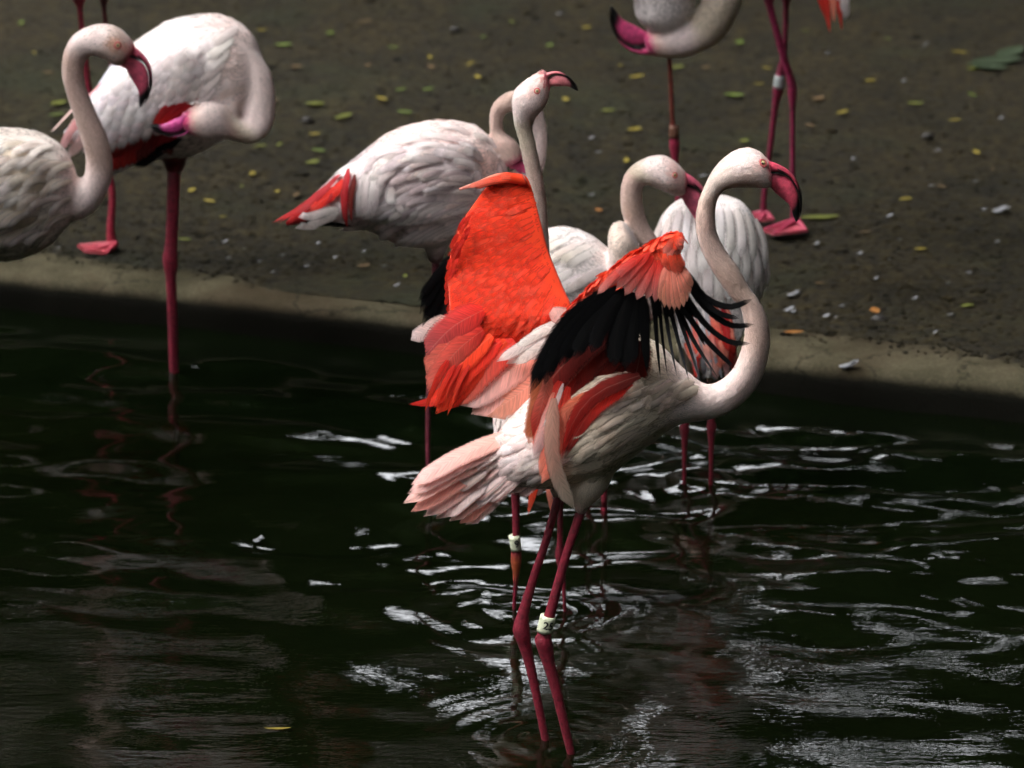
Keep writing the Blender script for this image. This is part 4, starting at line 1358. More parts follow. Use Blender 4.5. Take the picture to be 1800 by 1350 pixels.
lg = B.leg([(978, 870, 996, 870), (980, 892, 990, 892), (979, 950, 990, 950), (976, 972, 992, 972), (978, 990, 992, 990), (985, 1010, 994, 1010), (988, 1040, 995, 1040), (990, 1076, 996, 1076), (990, 1088, 996, 1088)], dy=0, down=on_z(993, 1078, 0) + Vector((0, 0, -.245)))
foot(B, lg, (998, 1180), [(980, 1190), (1000, 1200), (1020, 1192)], ZB)
tl = mesh_obj('tail', *loft([(900, 790, 985, 790, -.09, .5), (915, 830, 985, 830, -.10, .4), (930, 856, 980, 856, -.10, .3)], YE, CREAM)[:2], M_LID, B.root)
for (bx, by), (tx, ty), w, c in [((945, 835), (928, 905), 16, ORANGE), ((955, 830), (945, 872), 16, PALE), ((965, 835), (970, 905), 16, SALMON), ((978, 835), (984, 880), 16, SALMON), ((938, 835), (934, 885), 12, RED)]:
    B.feather(tl, [(bx, by, -.11), ((bx + tx) / 2, (by + ty) / 2, -.115), (tx, ty, -.11)], w, c, lerp(c, SALMON, .3), name='tail_feather', prof='point' if c != PALE else 'round')
for i in range(14):
    x = random.uniform(860, 925); y = random.uniform(690, 745)
    B.drape(B.body, [(x, y - 35), (x - 3, y), (x - 4, y + 34)], 18, WHITE, PALE, name='belly_feather', nt_=6, nw=2)

# ======================================================================= white bird behind with an S neck (breast hidden by the near wing)
YH = water_y(1050, 880)
B = H_ = Bird('flamingo', YH, on_z(1050, 880, 0), 'pale flamingo with hooked neck bent down, between the two spread wings')
B.shell([(862, 490, 866, 510), (885, 452, 892, 530), (925, 422, 935, 555), (962, 404, 975, 572), (1002, 402, 1015, 580), (1042, 418, 1052, 580), (1072, 440, 1085, 578), (1098, 452, 1108, 570), (1120, 480, 1122, 545)], [WHITE] * 6 + [PALE] * 3, ratio=.85)
B.shell([(1072, 470, 1078, 500, -.05), (1070, 410, 1110, 470, -.05), (1090, 390, 1125, 440, -.05), (1110, 410, 1125, 440, -.05)], [PALE, (.80, .66, .58), (.80, .66, .58), PALE], ratio=1.0)
B.shell([(1085, 490, 1090, 575), (1115, 500, 1128, 570), (1142, 497, 1172, 545), (1152, 482, 1195, 500), (1145, 460, 1183, 455), (1122, 430, 1156, 420), (1103, 400, 1137, 388), (1092, 368, 1129, 355), (1091, 335, 1129, 333), (1099, 306, 1136, 322), (1118, 287, 1149, 327), (1144, 276, 1166, 334), (1168, 275, 1184, 342), (1188, 286, 1196, 344), (1202, 301, 1202, 342), (1208, 308, 1206, 340)],
        [PALE, PALE, NECK, NECK, NECK, NECK, NECK, lerp(NECK, TAN, .3), NECK, NECK, CREAM, PALE, PALE, PINK, PINK, BILLC], ratio=.95)
B.build_body(paint=[(1188, 308, 14, PINK, .7), (1150, 330, 24, TAN, .45), (1178, 335, 18, TAN, .4)])
B.plumage()
B.eye(1186, 308, 4.2)
B.bill((1201, 325), (1226, 418), c=lerp(BILLC, (.5, .2, .3), .3))
for dx, dyy in ((1035, .03), (1062, -.03)):
    lg = B.leg([(dx - 12, 570, dx + 12, 570), (dx - 7, 620, dx + 7, 620), (dx - 6, 740, dx + 6, 740), (dx - 9, 770, dx + 9, 770), (dx - 5, 800, dx + 5, 800), (dx - 5, 890, dx + 5, 890)], dy=dyy, down=on_z(dx, 885, 0) + Vector((0, dyy, -.25)))
for i in range(34):
    x = random.uniform(925, 1062); y = random.uniform(418, 535)
    B.drape(B.body, [(x + 30, y - 14), (x, y), (x - 30, y + 20)], random.uniform(15, 24), WHITE, lerp(WHITE, CREAM, random.random()), name='covert_feather', nt_=6, nw=2, lift=(.002, .010), soft=True)

# ======================================================================= white bird seen from behind
YI = water_y(1230, 854)
B = I_ = Bird('flamingo', YI, on_z(1230, 854, 0), 'white flamingo turned away, long white feathers over a red tail')
B.shell([(1222, 350, 1268, 348), (1185, 360, 1305, 358), (1158, 392, 1330, 392), (1147, 445, 1345, 445), (1152, 500, 1345, 500), (1172, 550, 1325, 545, -.04, .9), (1195, 600, 1305, 590, -.09, .8), (1222, 640, 1285, 632, -.12, .6), (1240, 662, 1266, 660, -.13, .5)], [WHITE] * 9, ratio=.95)
B.shell([(1215, 430, 1265, 430, .18), (1220, 380, 1262, 380, .24), (1222, 400, 1258, 400, .32), (1225, 470, 1256, 470, .36), (1228, 540, 1256, 540, .36), (1228, 585, 1258, 580, .34), (1232, 610, 1256, 606, .31)], [NECK] * 7, ratio=1.0)
B.shell([(1190, 600, 1225, 600), (1198, 660, 1220, 660), (1202, 690, 1216, 690)], [CREAM, CREAM, LEGC])
B.shell([(1235, 600, 1275, 600), (1242, 660, 1264, 660), (1246, 690, 1260, 690)], [CREAM, CREAM, LEGC])
B.build_body()
B.plumage(flow=lambda p: (0, -.3, -1), lf=.24)
B.bill((1244, 608), (1250, 660), dy=.29)
for cx, ax in ((1206, 1203), (1252, 1250)):
    lg = B.leg([(cx - 9, 670, cx + 9, 670), (cx - 6, 690, cx + 6, 690), (ax - 6, 735, ax + 7, 735), (ax - 8, 752, ax + 9, 752), (ax - 5, 772, ax + 6, 772), (ax - 4, 800, ax + 4, 800), (ax - 4, 856, ax + 3, 856), (ax - 4, 870, ax + 3, 870)], down=on_z(ax, 858, 0) + Vector((0, 0, -.25)))
    foot(B, lg, (ax, 960), [(ax - 22, 968), (ax, 980), (ax + 22, 968)], ZB)
wg = mesh_obj('folded_wing', *loft([(1165, 420, 1335, 420, -.02, .8), (1165, 480, 1335, 480, -.02, .8), (1185, 545, 1315, 540, -.06, .8), (1212, 610, 1293, 600, -.12, .6)], YI, WHITE, ring=16)[:2], plain('quill_white', WHITE, .8, .1), B.root)
B.over(wg)
for i in range(20):        # red coverts in the lower middle
    x = random.uniform(1205, 1285); y = random.uniform(530, 600)
    B.drape(wg, [(x, y), (x + random.uniform(-3, 8), y + 35), (x + random.uniform(0, 12) - (x - 1250) * .12, y + 68)], random.uniform(10, 18), random.choice((RED, CRIMSON, SALMON)), random.choice((RED, SALMON, PINK)), name='wing_feather', lift=(.004, .012))
for i in range(5):
    x = 1196 + i * 11
    B.drape(wg, [(x, 540), (x + 12, 600), (x + 26, 664)], 9, (.45, .43, .46), (.30, .30, .34), name='wing_feather', lift=(.004, .012))
rows = []
for r_ in range(5):
    for i in range(11):
        f = (i + .5 * (r_ % 2)) / 10.5
        x0 = 1163 + 172 * f
        spread = (f - .5)
        y0 = 362 + r_ * 36 + 90 * (spread * 2) ** 2 * .35
        L = 78 + 10 * r_
        rows.append((x0 * .93 + 1250 * .07, y0, x0 + spread * 14, y0 + L * .55, x0 + spread * (6 - 6 * r_) + random.uniform(-4, 4), y0 + L + random.uniform(-8, 8), r_))
for x0, y0, x1, y1, x2, y2, r_ in rows:
    if 1215 < x2 < 1285 and y2 > 560: continue
    B.drape(wg, [(x0, y0), (x1, y1), (x2, y2)], random.uniform(19, 25), lerp(WHITE, PALE, random.random() * .5), lerp(WHITE, (.82, .80, .78), random.random()), name='scapular_feather', lift=(.012 - .002 * r_, .020 - .002 * r_), nt_=7, soft=True)
for x, y, t in [(1345, 455, 502), (1338, 470, 525), (1332, 490, 545), (1347, 440, 500)]:
    B.feather(wg, [(x - 8, y, -.03), (x, (y + t) / 2, -.03), (x + 2, t, -.02)], 8, WHITE, WHITE, prof='point', name='wing_feather')

# ======================================================================= greyish pink bird at the middle of the bank edge
YD = water_y(753, 828)
B = D_ = Bird('flamingo', YD, on_z(753, 828, 0), 'rosy grey flamingo with curled ruffled feathers and red tail, left of the tall orange wing')
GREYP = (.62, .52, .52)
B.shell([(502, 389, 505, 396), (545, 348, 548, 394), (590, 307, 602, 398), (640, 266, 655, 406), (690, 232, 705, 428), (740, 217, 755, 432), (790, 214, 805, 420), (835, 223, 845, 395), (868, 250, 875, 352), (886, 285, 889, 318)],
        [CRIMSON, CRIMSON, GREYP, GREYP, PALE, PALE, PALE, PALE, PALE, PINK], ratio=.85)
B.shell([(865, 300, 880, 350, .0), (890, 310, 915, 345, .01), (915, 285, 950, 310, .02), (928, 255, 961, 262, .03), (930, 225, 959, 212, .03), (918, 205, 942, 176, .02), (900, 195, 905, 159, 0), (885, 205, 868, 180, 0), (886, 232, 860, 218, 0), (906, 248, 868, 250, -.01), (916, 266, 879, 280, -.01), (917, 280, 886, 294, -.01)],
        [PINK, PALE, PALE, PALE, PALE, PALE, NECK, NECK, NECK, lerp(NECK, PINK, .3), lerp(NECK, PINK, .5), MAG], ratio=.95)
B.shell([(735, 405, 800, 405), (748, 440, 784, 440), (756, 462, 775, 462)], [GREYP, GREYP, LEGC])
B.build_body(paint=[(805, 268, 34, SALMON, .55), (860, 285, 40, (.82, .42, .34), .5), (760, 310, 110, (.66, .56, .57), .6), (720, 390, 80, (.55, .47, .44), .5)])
B.plumage()
B.bill((900, 284), (936, 330), dy=-.01, c=MAG)
lg = B.leg([(756, 448, 776, 448), (759, 470, 773, 470), (757, 560, 768, 560), (751, 610, 767, 610), (750, 635, 765, 635), (750, 680, 758, 680), (748, 740, 757, 740), (749, 832, 756, 832), (749, 845, 756, 845)], down=on_z(753, 830, 0) + Vector((0, 0, -.25)), col=(.14, .02, .035))
foot(B, lg, (753, 925), [(735, 932), (755, 945), (780, 932)], ZB)
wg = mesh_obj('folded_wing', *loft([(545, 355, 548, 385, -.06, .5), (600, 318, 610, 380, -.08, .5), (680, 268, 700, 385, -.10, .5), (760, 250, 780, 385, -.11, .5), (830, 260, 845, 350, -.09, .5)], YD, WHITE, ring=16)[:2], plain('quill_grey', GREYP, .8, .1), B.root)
B.over(wg)
# swirling scapulars round the shoulder
cx0, cy0 = 765, 320
for k in range(64):
    ring_ = k % 4
    a = math.radians(-30 + (k // 4) * 15.5 + random.uniform(-9, 9))
    rx, ry = (34 + 34 * ring_) * random.uniform(.85, 1.15), (20 + 22 * ring_) * random.uniform(.85, 1.15)
    x0, y0 = cx0 + rx * math.cos(a) * 1.15, cy0 - ry * math.sin(a)
    b_ = a + .75 / (1 + .35 * ring_)
    x1, y1 = cx0 + (rx + 8) * math.cos((a + b_) / 2) * 1.15 - 4, cy0 - (ry + 5) * math.sin((a + b_) / 2)
    x2, y2 = cx0 + (rx + 10) * math.cos(b_) * 1.2 - 10, cy0 - (ry + 6) * math.sin(b_) + 4
    if x2 < 540 or y0 < 224 or ring_ == 0: continue
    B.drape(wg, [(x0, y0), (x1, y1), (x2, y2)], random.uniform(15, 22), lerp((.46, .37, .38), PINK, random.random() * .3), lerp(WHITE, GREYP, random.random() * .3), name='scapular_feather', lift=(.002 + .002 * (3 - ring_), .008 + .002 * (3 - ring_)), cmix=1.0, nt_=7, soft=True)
for i in range(30):
    f = (i % 15) / 14; g = i // 15
    x0 = 640 + 200 * f
    y0 = 352 + 34 * g + 9 * math.sin(f * 3.1)
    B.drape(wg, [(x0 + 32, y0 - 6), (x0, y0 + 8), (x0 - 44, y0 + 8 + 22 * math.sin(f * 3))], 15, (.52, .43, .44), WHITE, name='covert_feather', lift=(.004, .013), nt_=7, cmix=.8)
for i in range(12):
    f = i / 11
    B.drape(wg, [(690 - 70 * f, 262 + 30 * f), (668 - 72 * f, 310 + 12 * f), (660 - 68 * f, 372 + 14 * f)], 17, lerp(WHITE, GREYP, random.random() * .6), GREYP, name='tertial_feather', lift=(.005, .016), nt_=7, loose=False, soft=True)
for i in range(90):                                      # streaky ruffled flank
    x0 = random.uniform(635, 850); y0 = random.uniform(262, 396)
    k_ = (860 - x0) / 225
    dx_, dy_ = -1, -.25 + 1.15 * k_ + random.uniform(-.15, .15)
    L = random.uniform(42, 62) / math.hypot(dx_, dy_)
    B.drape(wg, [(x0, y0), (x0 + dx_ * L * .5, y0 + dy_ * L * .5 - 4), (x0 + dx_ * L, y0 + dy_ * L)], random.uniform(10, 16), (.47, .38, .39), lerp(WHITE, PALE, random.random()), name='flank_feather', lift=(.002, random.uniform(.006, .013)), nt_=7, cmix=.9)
for p, w, c in [([(622, 305), (612, 340), (612, 380)], 16, CRIMSON), ([(632, 310), (622, 345), (622, 378)], 12, DKRED), ([(608, 312), (570, 345), (500, 394)], 20, CRIMSON), ([(612, 320), (585, 345), (535, 380)], 24, RED), ([(600, 320), (560, 352), (494, 397)], 14, CRIMSON), ([(600, 330), (590, 345), (575, 360)], 8, CRIMSON)]:
    B.drape(wg, p, w, c, lerp(c, RED, .3), prof='point', name='wing_feather', lift=(.020, .024), black=False)
for p, w in [([(600, 366), (560, 380), (524, 390)], 20), ([(600, 360), (570, 368), (536, 378)], 18)]:
    B.drape(wg, p, w, WHITE, WHITE, name='wing_feather', lift=(.022, .028))
B.feather(wg, [(650, 392, -.04), (590, 392, -.04), (526, 392, -.03)], 14, BLACK, BLACK, prof='blade', black=True, name='primary_feather')

# ======================================================================= preening white and pink bird, upper left
YB = water_y(306, 655)
B = B_ = Bird('flamingo', YB, on_z(306, 655, 0), 'large white flamingo preening with magenta bill tucked under its wing, one leg in the pond')
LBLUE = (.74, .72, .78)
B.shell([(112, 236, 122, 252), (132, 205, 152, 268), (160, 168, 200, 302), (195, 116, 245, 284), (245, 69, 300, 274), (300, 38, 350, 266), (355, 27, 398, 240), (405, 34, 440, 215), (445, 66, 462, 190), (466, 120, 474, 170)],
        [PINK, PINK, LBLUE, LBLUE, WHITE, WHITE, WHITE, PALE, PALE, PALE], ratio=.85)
B.shell([(415, 60, 455, 95, -.03), (424, 110, 478, 135, -.05), (428, 165, 484, 180, -.07), (424, 205, 478, 222, -.09), (412, 205, 450, 250, -.12), (400, 195, 414, 247, -.14), (386, 184, 392, 242, -.155), (362, 180, 366, 246, -.165), (340, 186, 346, 240, -.17), (328, 194, 332, 234, -.17), (320, 198, 323, 230, -.17)],
        [PALE, PALE, PALE, PALE, CREAM, NECK, PALE, PALE, PINK, MAG, MAG], ratio=.9)
B.shell([(396, 84, 430, 92, -.06, .4), (388, 135, 426, 138, -.085, .5), (384, 185, 421, 190, -.11, .6), (384, 225, 414, 230, -.12, .6)], [PALE, (.76, .62, .57), (.76, .62, .57), PALE], ratio=.8)
B.shell([(270, 240, 345, 240), (284, 275, 330, 275), (292, 300, 322, 300)], [PALE, DKRED, LEGC])
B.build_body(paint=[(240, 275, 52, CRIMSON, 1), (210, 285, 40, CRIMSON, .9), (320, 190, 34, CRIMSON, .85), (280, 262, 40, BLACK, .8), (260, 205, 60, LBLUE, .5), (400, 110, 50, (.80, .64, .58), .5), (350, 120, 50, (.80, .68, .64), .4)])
B.plumage()
B.bill((334, 210), (262, 218), dy=-.18, c=(.52, .06, .24), thick=.5)
lg = B.leg([(292, 268, 322, 268), (294, 300, 318, 300), (292, 400, 313, 400), (289, 436, 312, 436), (286, 450, 313, 452), (287, 466, 313, 468), (291, 490, 310, 490), (295, 560, 312, 560), (298, 655, 314, 655), (299, 672, 314, 672)], down=on_z(307, 657, 0) + Vector((0, 0, -.25)), col=(.19, .012, .03))
foot(B, lg, (308, 750), [(285, 758), (310, 772), (335, 758)], ZB)
wg = mesh_obj('folded_wing', *loft([(112, 232, 122, 246, -.06, .5), (160, 180, 190, 262, -.09, .5), (230, 110, 262, 240, -.11, .5), (300, 80, 330, 205, -.12, .5), (350, 90, 372, 170, -.10, .5)], YB, WHITE, ring=16)[:2], plain('quill_pale', (.76, .72, .74), .8, .1), B.root)
B.over(wg)
for k in range(70):
    f = (k // 7) / 9; g = (k % 7) / 6
    x0, y0 = 385 - 200 * f + 20 * (1 - g) - 25 * g + 12, 50 + 85 * f * (1 - g * .4) + (115 + 10 * f) * g
    L = 60
    a = math.radians(128 + 16 * (1 - g) - 12 * f)
    if x0 > 310 and y0 > 150: continue
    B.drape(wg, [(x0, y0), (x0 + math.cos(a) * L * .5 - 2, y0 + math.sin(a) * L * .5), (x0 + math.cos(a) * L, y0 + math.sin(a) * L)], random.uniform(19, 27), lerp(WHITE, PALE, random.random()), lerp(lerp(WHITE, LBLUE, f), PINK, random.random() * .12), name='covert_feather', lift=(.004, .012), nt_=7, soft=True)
for i in range(12):
    x = 200 + i * 8
    B.drape(wg, [(x + 22, 222 + (i % 3) * 6), (x + 6, 262), (x - 6 + i * 2, 296 - i * 4)], 18, CRIMSON, RED if i < 5 else DKRED, name='wing_feather', lift=(.006, .014))
for i in range(6):
    B.drape(wg, [(345 - i * 9, 172 + i * 2), (325 - i * 8, 188 + i), (292 - i * 4, 204 + i * 2)], 14, CRIMSON, RED, name='wing_feather', lift=(.010, .02))
for i in range(6):
    B.drape(wg, [(318 - i * 6, 240 + i * 2), (285 - i * 6, 262 + i * 2), (250 - i * 4, 284)], 14, BLACK, BLACK, black=True, name='primary_feather', lift=(.008, .016), prof='blade')
for p, w, c in [([(165, 170), (135, 205), (104, 242)], 16, PINK), ([(170, 190), (140, 220), (112, 256)], 18, (.62, .22, .22)), ([(175, 215), (150, 240), (125, 268)], 20, PINK), ([(192, 150), (176, 168), (160, 184)], 8, (.7, .3, .3))]:
    B.drape(wg, p, w, c, lerp(c, PALE, .4), name='tertial_feather', lift=(.02, .024))

# ======================================================================= cream bird cut by the left edge
YA = 11.62
B = A_ = Bird('flamingo', YA, (W(-70, 820, YA).x, YA, 0), 'cream flamingo at the left edge with a tall hooked neck, bill pointing down')
B.shell([(-270, 350, -268, 364), (-215, 300, -205, 410), (-145, 255, -130, 435), (-70, 233, -60, 452), (0, 227, 5, 456), (55, 232, 58, 446), (96, 250, 92, 425), (122, 278, 116, 398), (137, 318, 136, 370)], [WHITE] * 3 + [lerp(CREAM, WHITE, .55)] * 4 + [PALE, PALE], ratio=.85)
B.shell([(96, 290, 90, 385), (120, 306, 118, 388), (136, 316, 146, 383), (147, 310, 174, 362), (151, 290, 195, 320), (149, 266, 198, 284), (140, 235, 190, 246), (130, 205, 176, 214), (117, 165, 157, 170), (109, 128, 148, 138), (112, 92, 150, 108), (128, 63, 163, 96), (156, 47, 182, 102), (186, 43, 198, 110), (212, 52, 208, 116), (230, 70, 213, 114), (238, 84, 215, 112)],
        [CREAM, PALE, PALE, PALE, lerp(PALE, PINK, .2), NECK, NECK, NECK, NECK, NECK, NECK, PALE, PALE, PALE, lerp(PALE, TAN, .5), PINK, BILLC], ratio=.95)
B.shell([(-110, 420, -20, 420), (-90, 465, -45, 465), (-78, 490, -58, 490)], [CREAM, CREAM, LEGC])
B.build_body(paint=[(205, 84, 22, (.66, .36, .24), .7), (225, 90, 14, (.72, .3, .25), .6), (185, 105, 22, TAN, .5)])
B.plumage()
B.eye(207, 80, 5.0)
B.bill((225, 99), (246, 190), c=lerp(BILLC, (.5, .12, .2), .4))
for dx in (-85, -62):
    lg = B.leg([(dx - 12, 470, dx + 12, 470), (dx - 8, 500, dx + 8, 500), (dx - 8, 610, dx + 8, 610), (dx - 12, 630, dx + 12, 630), (dx - 7, 660, dx + 7, 660), (dx - 6, 815, dx + 6, 815)], dy=.02, down=W(dx, 815, YA) + Vector((0, .02, -.25)))
wg = mesh_obj('folded_wing', *loft([(-250, 345, -245, 370, -.05, .4), (-150, 280, -140, 400, -.10, .5), (-40, 262, -30, 415, -.11, .5), (50, 270, 55, 400, -.10, .5), (95, 300, 92, 370, -.06, .5)], YA, WHITE, ring=16)[:2], plain('quill_cream', CREAM, .8, .1), B.root)
B.over(wg)
for k in range(60):
    f = (k // 6) / 9; g = (k % 6) / 5
    x0, y0 = 128 - 150 * f - 6 * g, 258 - 10 * f + 150 * g
    L = random.uniform(48, 66)
    a = math.radians(163 + random.uniform(-12, 12) - 6 * g)
    B.drape(wg, [(x0, y0), (x0 + math.cos(a) * L * .5, y0 + math.sin(a) * L * .5 - 5), (x0 + math.cos(a) * L, y0 + math.sin(a) * L + random.uniform(0, 8))], random.uniform(14, 21), lerp(CREAM, WHITE, random.random() * .6), lerp(CREAM, WHITE, random.uniform(.4, 1)), name='covert_feather', lift=(.002, .012), nt_=7, soft=True)

# ======================================================================= birds whose bodies stand above the frame
def tall_body(B, cx, cy, face, neck=None):
    """body outside the frame: egg with tail, and a raised neck unless one is given"""
    s = face
    B.shell([(cx - s * 190, cy + 60, cx - s * 188, cy + 72), (cx - s * 130, cy + 5, cx - s * 122, cy + 85), (cx - s * 60, cy - 45, cx - s * 50, cy + 95), (cx + s * 20, cy - 60, cx + s * 28, cy + 85), (cx + s * 85, cy - 40, cx + s * 92, cy + 55), (cx + s * 125, cy - 5, cx + s * 128, cy + 25)], [PALE, WHITE, WHITE, WHITE, PALE, PALE], ratio=.85)
    if neck is None:
        B.shell([(cx + s * 95, cy - 20, cx + s * 98, cy + 30), (cx + s * 140, cy - 20, cx + s * 152, cy + 22), (cx + s * 150, cy - 60, cx + s * 190, cy - 45), (cx + s * 130, cy - 120, cx + s * 168, cy - 128), (cx + s * 120, cy - 200, cx + s * 155, cy - 195),
                 (cx + s * 130, cy - 250, cx + s * 160, cy - 220), (cx + s * 165, cy - 275, cx + s * 175, cy - 215), (cx + s * 200, cy - 270, cx + s * 202, cy - 218), (cx + s * 218, cy - 255, cx + s * 214, cy - 220)], [PALE, PALE, NECK, NECK, NECK, NECK, PALE, PALE, BILLC], ratio=.95)
        bl_ = ((cx + s * 212, cy - 238), (cx + s * 250, cy - 165))
    else:
        bl_ = neck
    return bl_


# bird with only pink legs in view, upper left
YC = on_z(175, 438, ZG).y
B = C_ = Bird('flamingo', YC, on_z(200, 438, ZG), 'pink legged flamingo partly hidden behind the preening bird, webbed foot near the kerb')
b_ = tall_body(B, 150, -110, 1)
B.build_body(); B.plumage(); B.bill(*b_)
lg = B.leg([(118, -30, 160, -30), (128, 0, 150, 0), (136, 17, 146, 17), (140, 61, 150, 61), (149, 150, 161, 150), (148, 175, 168, 178), (154, 200, 172, 200), (174, 260, 186, 260), (191, 334, 203, 334), (188, 400, 202, 400), (188, 425, 206, 425), (190, 436, 207, 436)], col=(.28, .022, .045))
foot(B, lg, (204, 440), [(137, 436), (150, 446), (186, 449)], ZG + .004, col=(.36, .035, .06))
lg = B.leg([(165, -30, 200, -30), (175, 0, 190, 0), (179, 17, 187, 17), (184, 60, 193, 60), (196, 150, 210, 150), (198, 172, 214, 172), (214, 200, 226, 190), (260, 230, 268, 222)], dy=.05, col=(.10, .012, .018))

# bird with its head hung down at the top
YJ = on_z(1192, 478, ZG).y
B = J_ = Bird('flamingo', YJ, on_z(1192, 478, ZG), 'flamingo cut off at the top, upside-down magenta bill with black tip, brown leg band')
tall_body(B, 1165, -130, 1, neck=True)
B.shell([(1095, -70, 1240, -70), (1112, -10, 1224, -10), (1118, 28, 1214, 26), (1138, 50, 1200, 48)], [WHITE] * 4, ratio=.8)
B.shell([(1195, -95, 1190, -50), (1225, -110, 1240, -60), (1262, -112, 1268, -60), (1296, -80, 1258, -50), (1306, -40, 1250, -25), (1304, -5, 1238, 2), (1292, 38, 1222, 20), (1256, 78, 1218, 30)][:0] + [(1195, -50, 1190, -95), (1235, -60, 1225, -112), (1254, -50, 1290, -90), (1244, -28, 1306, -40), (1232, 2, 1304, 2), (1222, 20, 1288, 40), (1216, 30, 1262, 74), (1205, 38, 1212, 98), (1172, 44, 1182, 101), (1150, 52, 1160, 99), (1136, 58, 1146, 96), (1130, 63, 1140, 92)],
        [PALE, PALE, PALE, PALE, CREAM, CREAM, CREAM, PALE, PALE, PINK, MAG, MAG], ratio=.95)
B.build_body(); B.plumage()
B.bill((1142, 76), (1074, 8), c=MAG, thick=.4)
lg = B.leg([(1155, 10, 1195, 10), (1163, 50, 1187, 50), (1170, 80, 1182, 80), (1173, 110, 1181, 110), (1176, 160, 1184, 160), (1178, 218, 1187, 218), (1177, 240, 1193, 240), (1177, 258, 1195, 258), (1181, 280, 1193, 280), (1187, 330, 1195, 330), (1188, 470, 1197, 470), (1188, 478, 1198, 478)], cols=[PALE, LEGC] + [(.15, .03, .022)] * 4 + [(.28, .022, .055)] * 6)
band(B, lg, 1176, 221, 1193, 221, 1176, 241, 1194, 241, 0, M_BANDBROWN)
foot(B, lg, (1192, 482), [(1150, 478), (1160, 492), (1195, 496)], ZG + .004)

# bird at upper right: two long pink legs
YK = on_z(1390, 398, ZG).y
B = K_ = Bird('flamingo', YK, on_z(1375, 398, ZG), 'flamingo at upper right seen only as two crossing magenta legs, pale leg band')
b_ = tall_body(B, 1365, -105, -1)
B.build_body(); B.plumage(); B.bill(*b_, mirror=True)
KL = (.25, .02, .07)
lg = B.leg([(1325, -40, 1365, -40), (1340, -5, 1362, -5), (1348, 16, 1361, 16), (1368, 89, 1381, 89), (1383, 140, 1397, 140), (1385, 160, 1401, 158), (1387, 178, 1400, 178), (1389, 200, 1398, 200), (1389, 287, 1398, 287), (1390, 375, 1399, 375), (1390, 396, 1402, 396)], col=KL)
foot(B, lg, (1400, 398), [(1341, 408), (1360, 416), (1418, 410)], ZG + .004, col=(.32, .03, .07))
lg = B.leg([(1370, -40, 1405, -40), (1374, -5, 1392, -5), (1377, 19, 1387, 19), (1374, 89, 1384, 89), (1363, 134, 1380, 136), (1359, 156, 1378, 157), (1357, 191, 1368, 191), (1349, 261, 1359, 261), (1339, 340, 1348, 340), (1336, 378, 1348, 378)], dy=.06, col=(.18, .015, .045))
band(B, lg, 1362, 132, 1381, 133, 1359, 153, 1380, 155, .06, M_BANDGREY)
foot(B, lg, (1346, 384), [(1322, 380), (1335, 392), (1360, 390)], ZG + .004, col=(.32, .03, .07))
tl = mesh_obj('tail', *loft([(1430, -70, 1500, -70, -.05, .4), (1436, -20, 1496, -20, -.06, .3), (1440, 8, 1492, 8, -.06, .2)], YK, WHITE)[:2], plain('quill_tail', PALE, .8, .1), B.root)
for (bx, by), (tx, ty), w, c in [((1448, -20), (1459, 58), 14, RED), ((1462, -20), (1466, 40), 14, SALMON), ((1472, -20), (1480, 54), 12, RED), ((1484, -20), (1486, 34), 18, WHITE), ((1440, -20), (1450, 30), 14, RED)]:
    B.feather(tl, [(bx, by, -.07), ((bx + tx) / 2, (by + ty) / 2, -.075), (tx, ty, -.07)], w, c, lerp(c, SALMON, .2) if c != WHITE else WHITE, name='tail_feather', prof='point' if c != WHITE else 'round')

# ------------------------------------------------------------------ leaves, feathers and stones lying about
def matcol(name, c, rough=.6, tr=.2):
    return plain(name, c, rough, .3)


LEAFM = {'yellow': plain('leaf_yellow', (.15, .115, .010), .6), 'green': plain('leaf_green', (.058, .085, .008), .55), 'lime': plain('leaf_lime', (.085, .095, .010), .55),
         'brown': plain('leaf_brown', (.07, .04, .013), .7), 'orange': plain('leaf_orange', (.19, .075, .01), .65), 'dark': plain('leaf_dark', (.018, .030, .012), .6)}
M_WHITEF = plain('down_white', (.20, .205, .22), .9, .1)


def leaf(px, py, c, size, ang, label=None, group=None, z=None, narrow=.45):
    zz = ZG
    p = on_z(px, py, zz)
    gz_ = z if z is not None else ground_z(p.x, p.y)
    p = on_z(px, py, gz_ + .004)
    L = size * 0.5
    n = 7
    V, F = [], []
    curl = random.uniform(.1, .5)
    for i in range(n):
        t = i / (n - 1)
        w = narrow * math.sin(math.pi * min(.97, t * .94 + .03)) ** .8 * L
        for k, u in enumerate((-1, -.5, 0, .5, 1)):
            x = (t - .5) * 2 * L; y = u * w
            z_ = .004 + .3 * abs(u) * w * curl * 1.6 + .25 * L * curl * (2 * t - 1) ** 2
            V.append(p + Vector((x * math.cos(ang) - y * math.sin(ang), x * math.sin(ang) + y * math.cos(ang), z_)))
    F = [(i * 5 + k, i * 5 + k + 1, i * 5 + k + 6, i * 5 + k + 5) for i in range(n - 1) for k in range(4)]
    o = mesh_obj('fallen_leaf', V, F, LEAFM[c], None, loc=p)
    NM = {'yellow': 'small yellow', 'green': 'small green', 'lime': 'small yellowish green', 'brown': 'small brown', 'orange': 'orange brown', 'dark': 'dark green'}
    tag(o, label or NM[c] + ' leaf lying on the dark mud of the bank', 'leaf', group or NM[c].replace('small ', '') + ' leaves fallen on the mud')
    return o


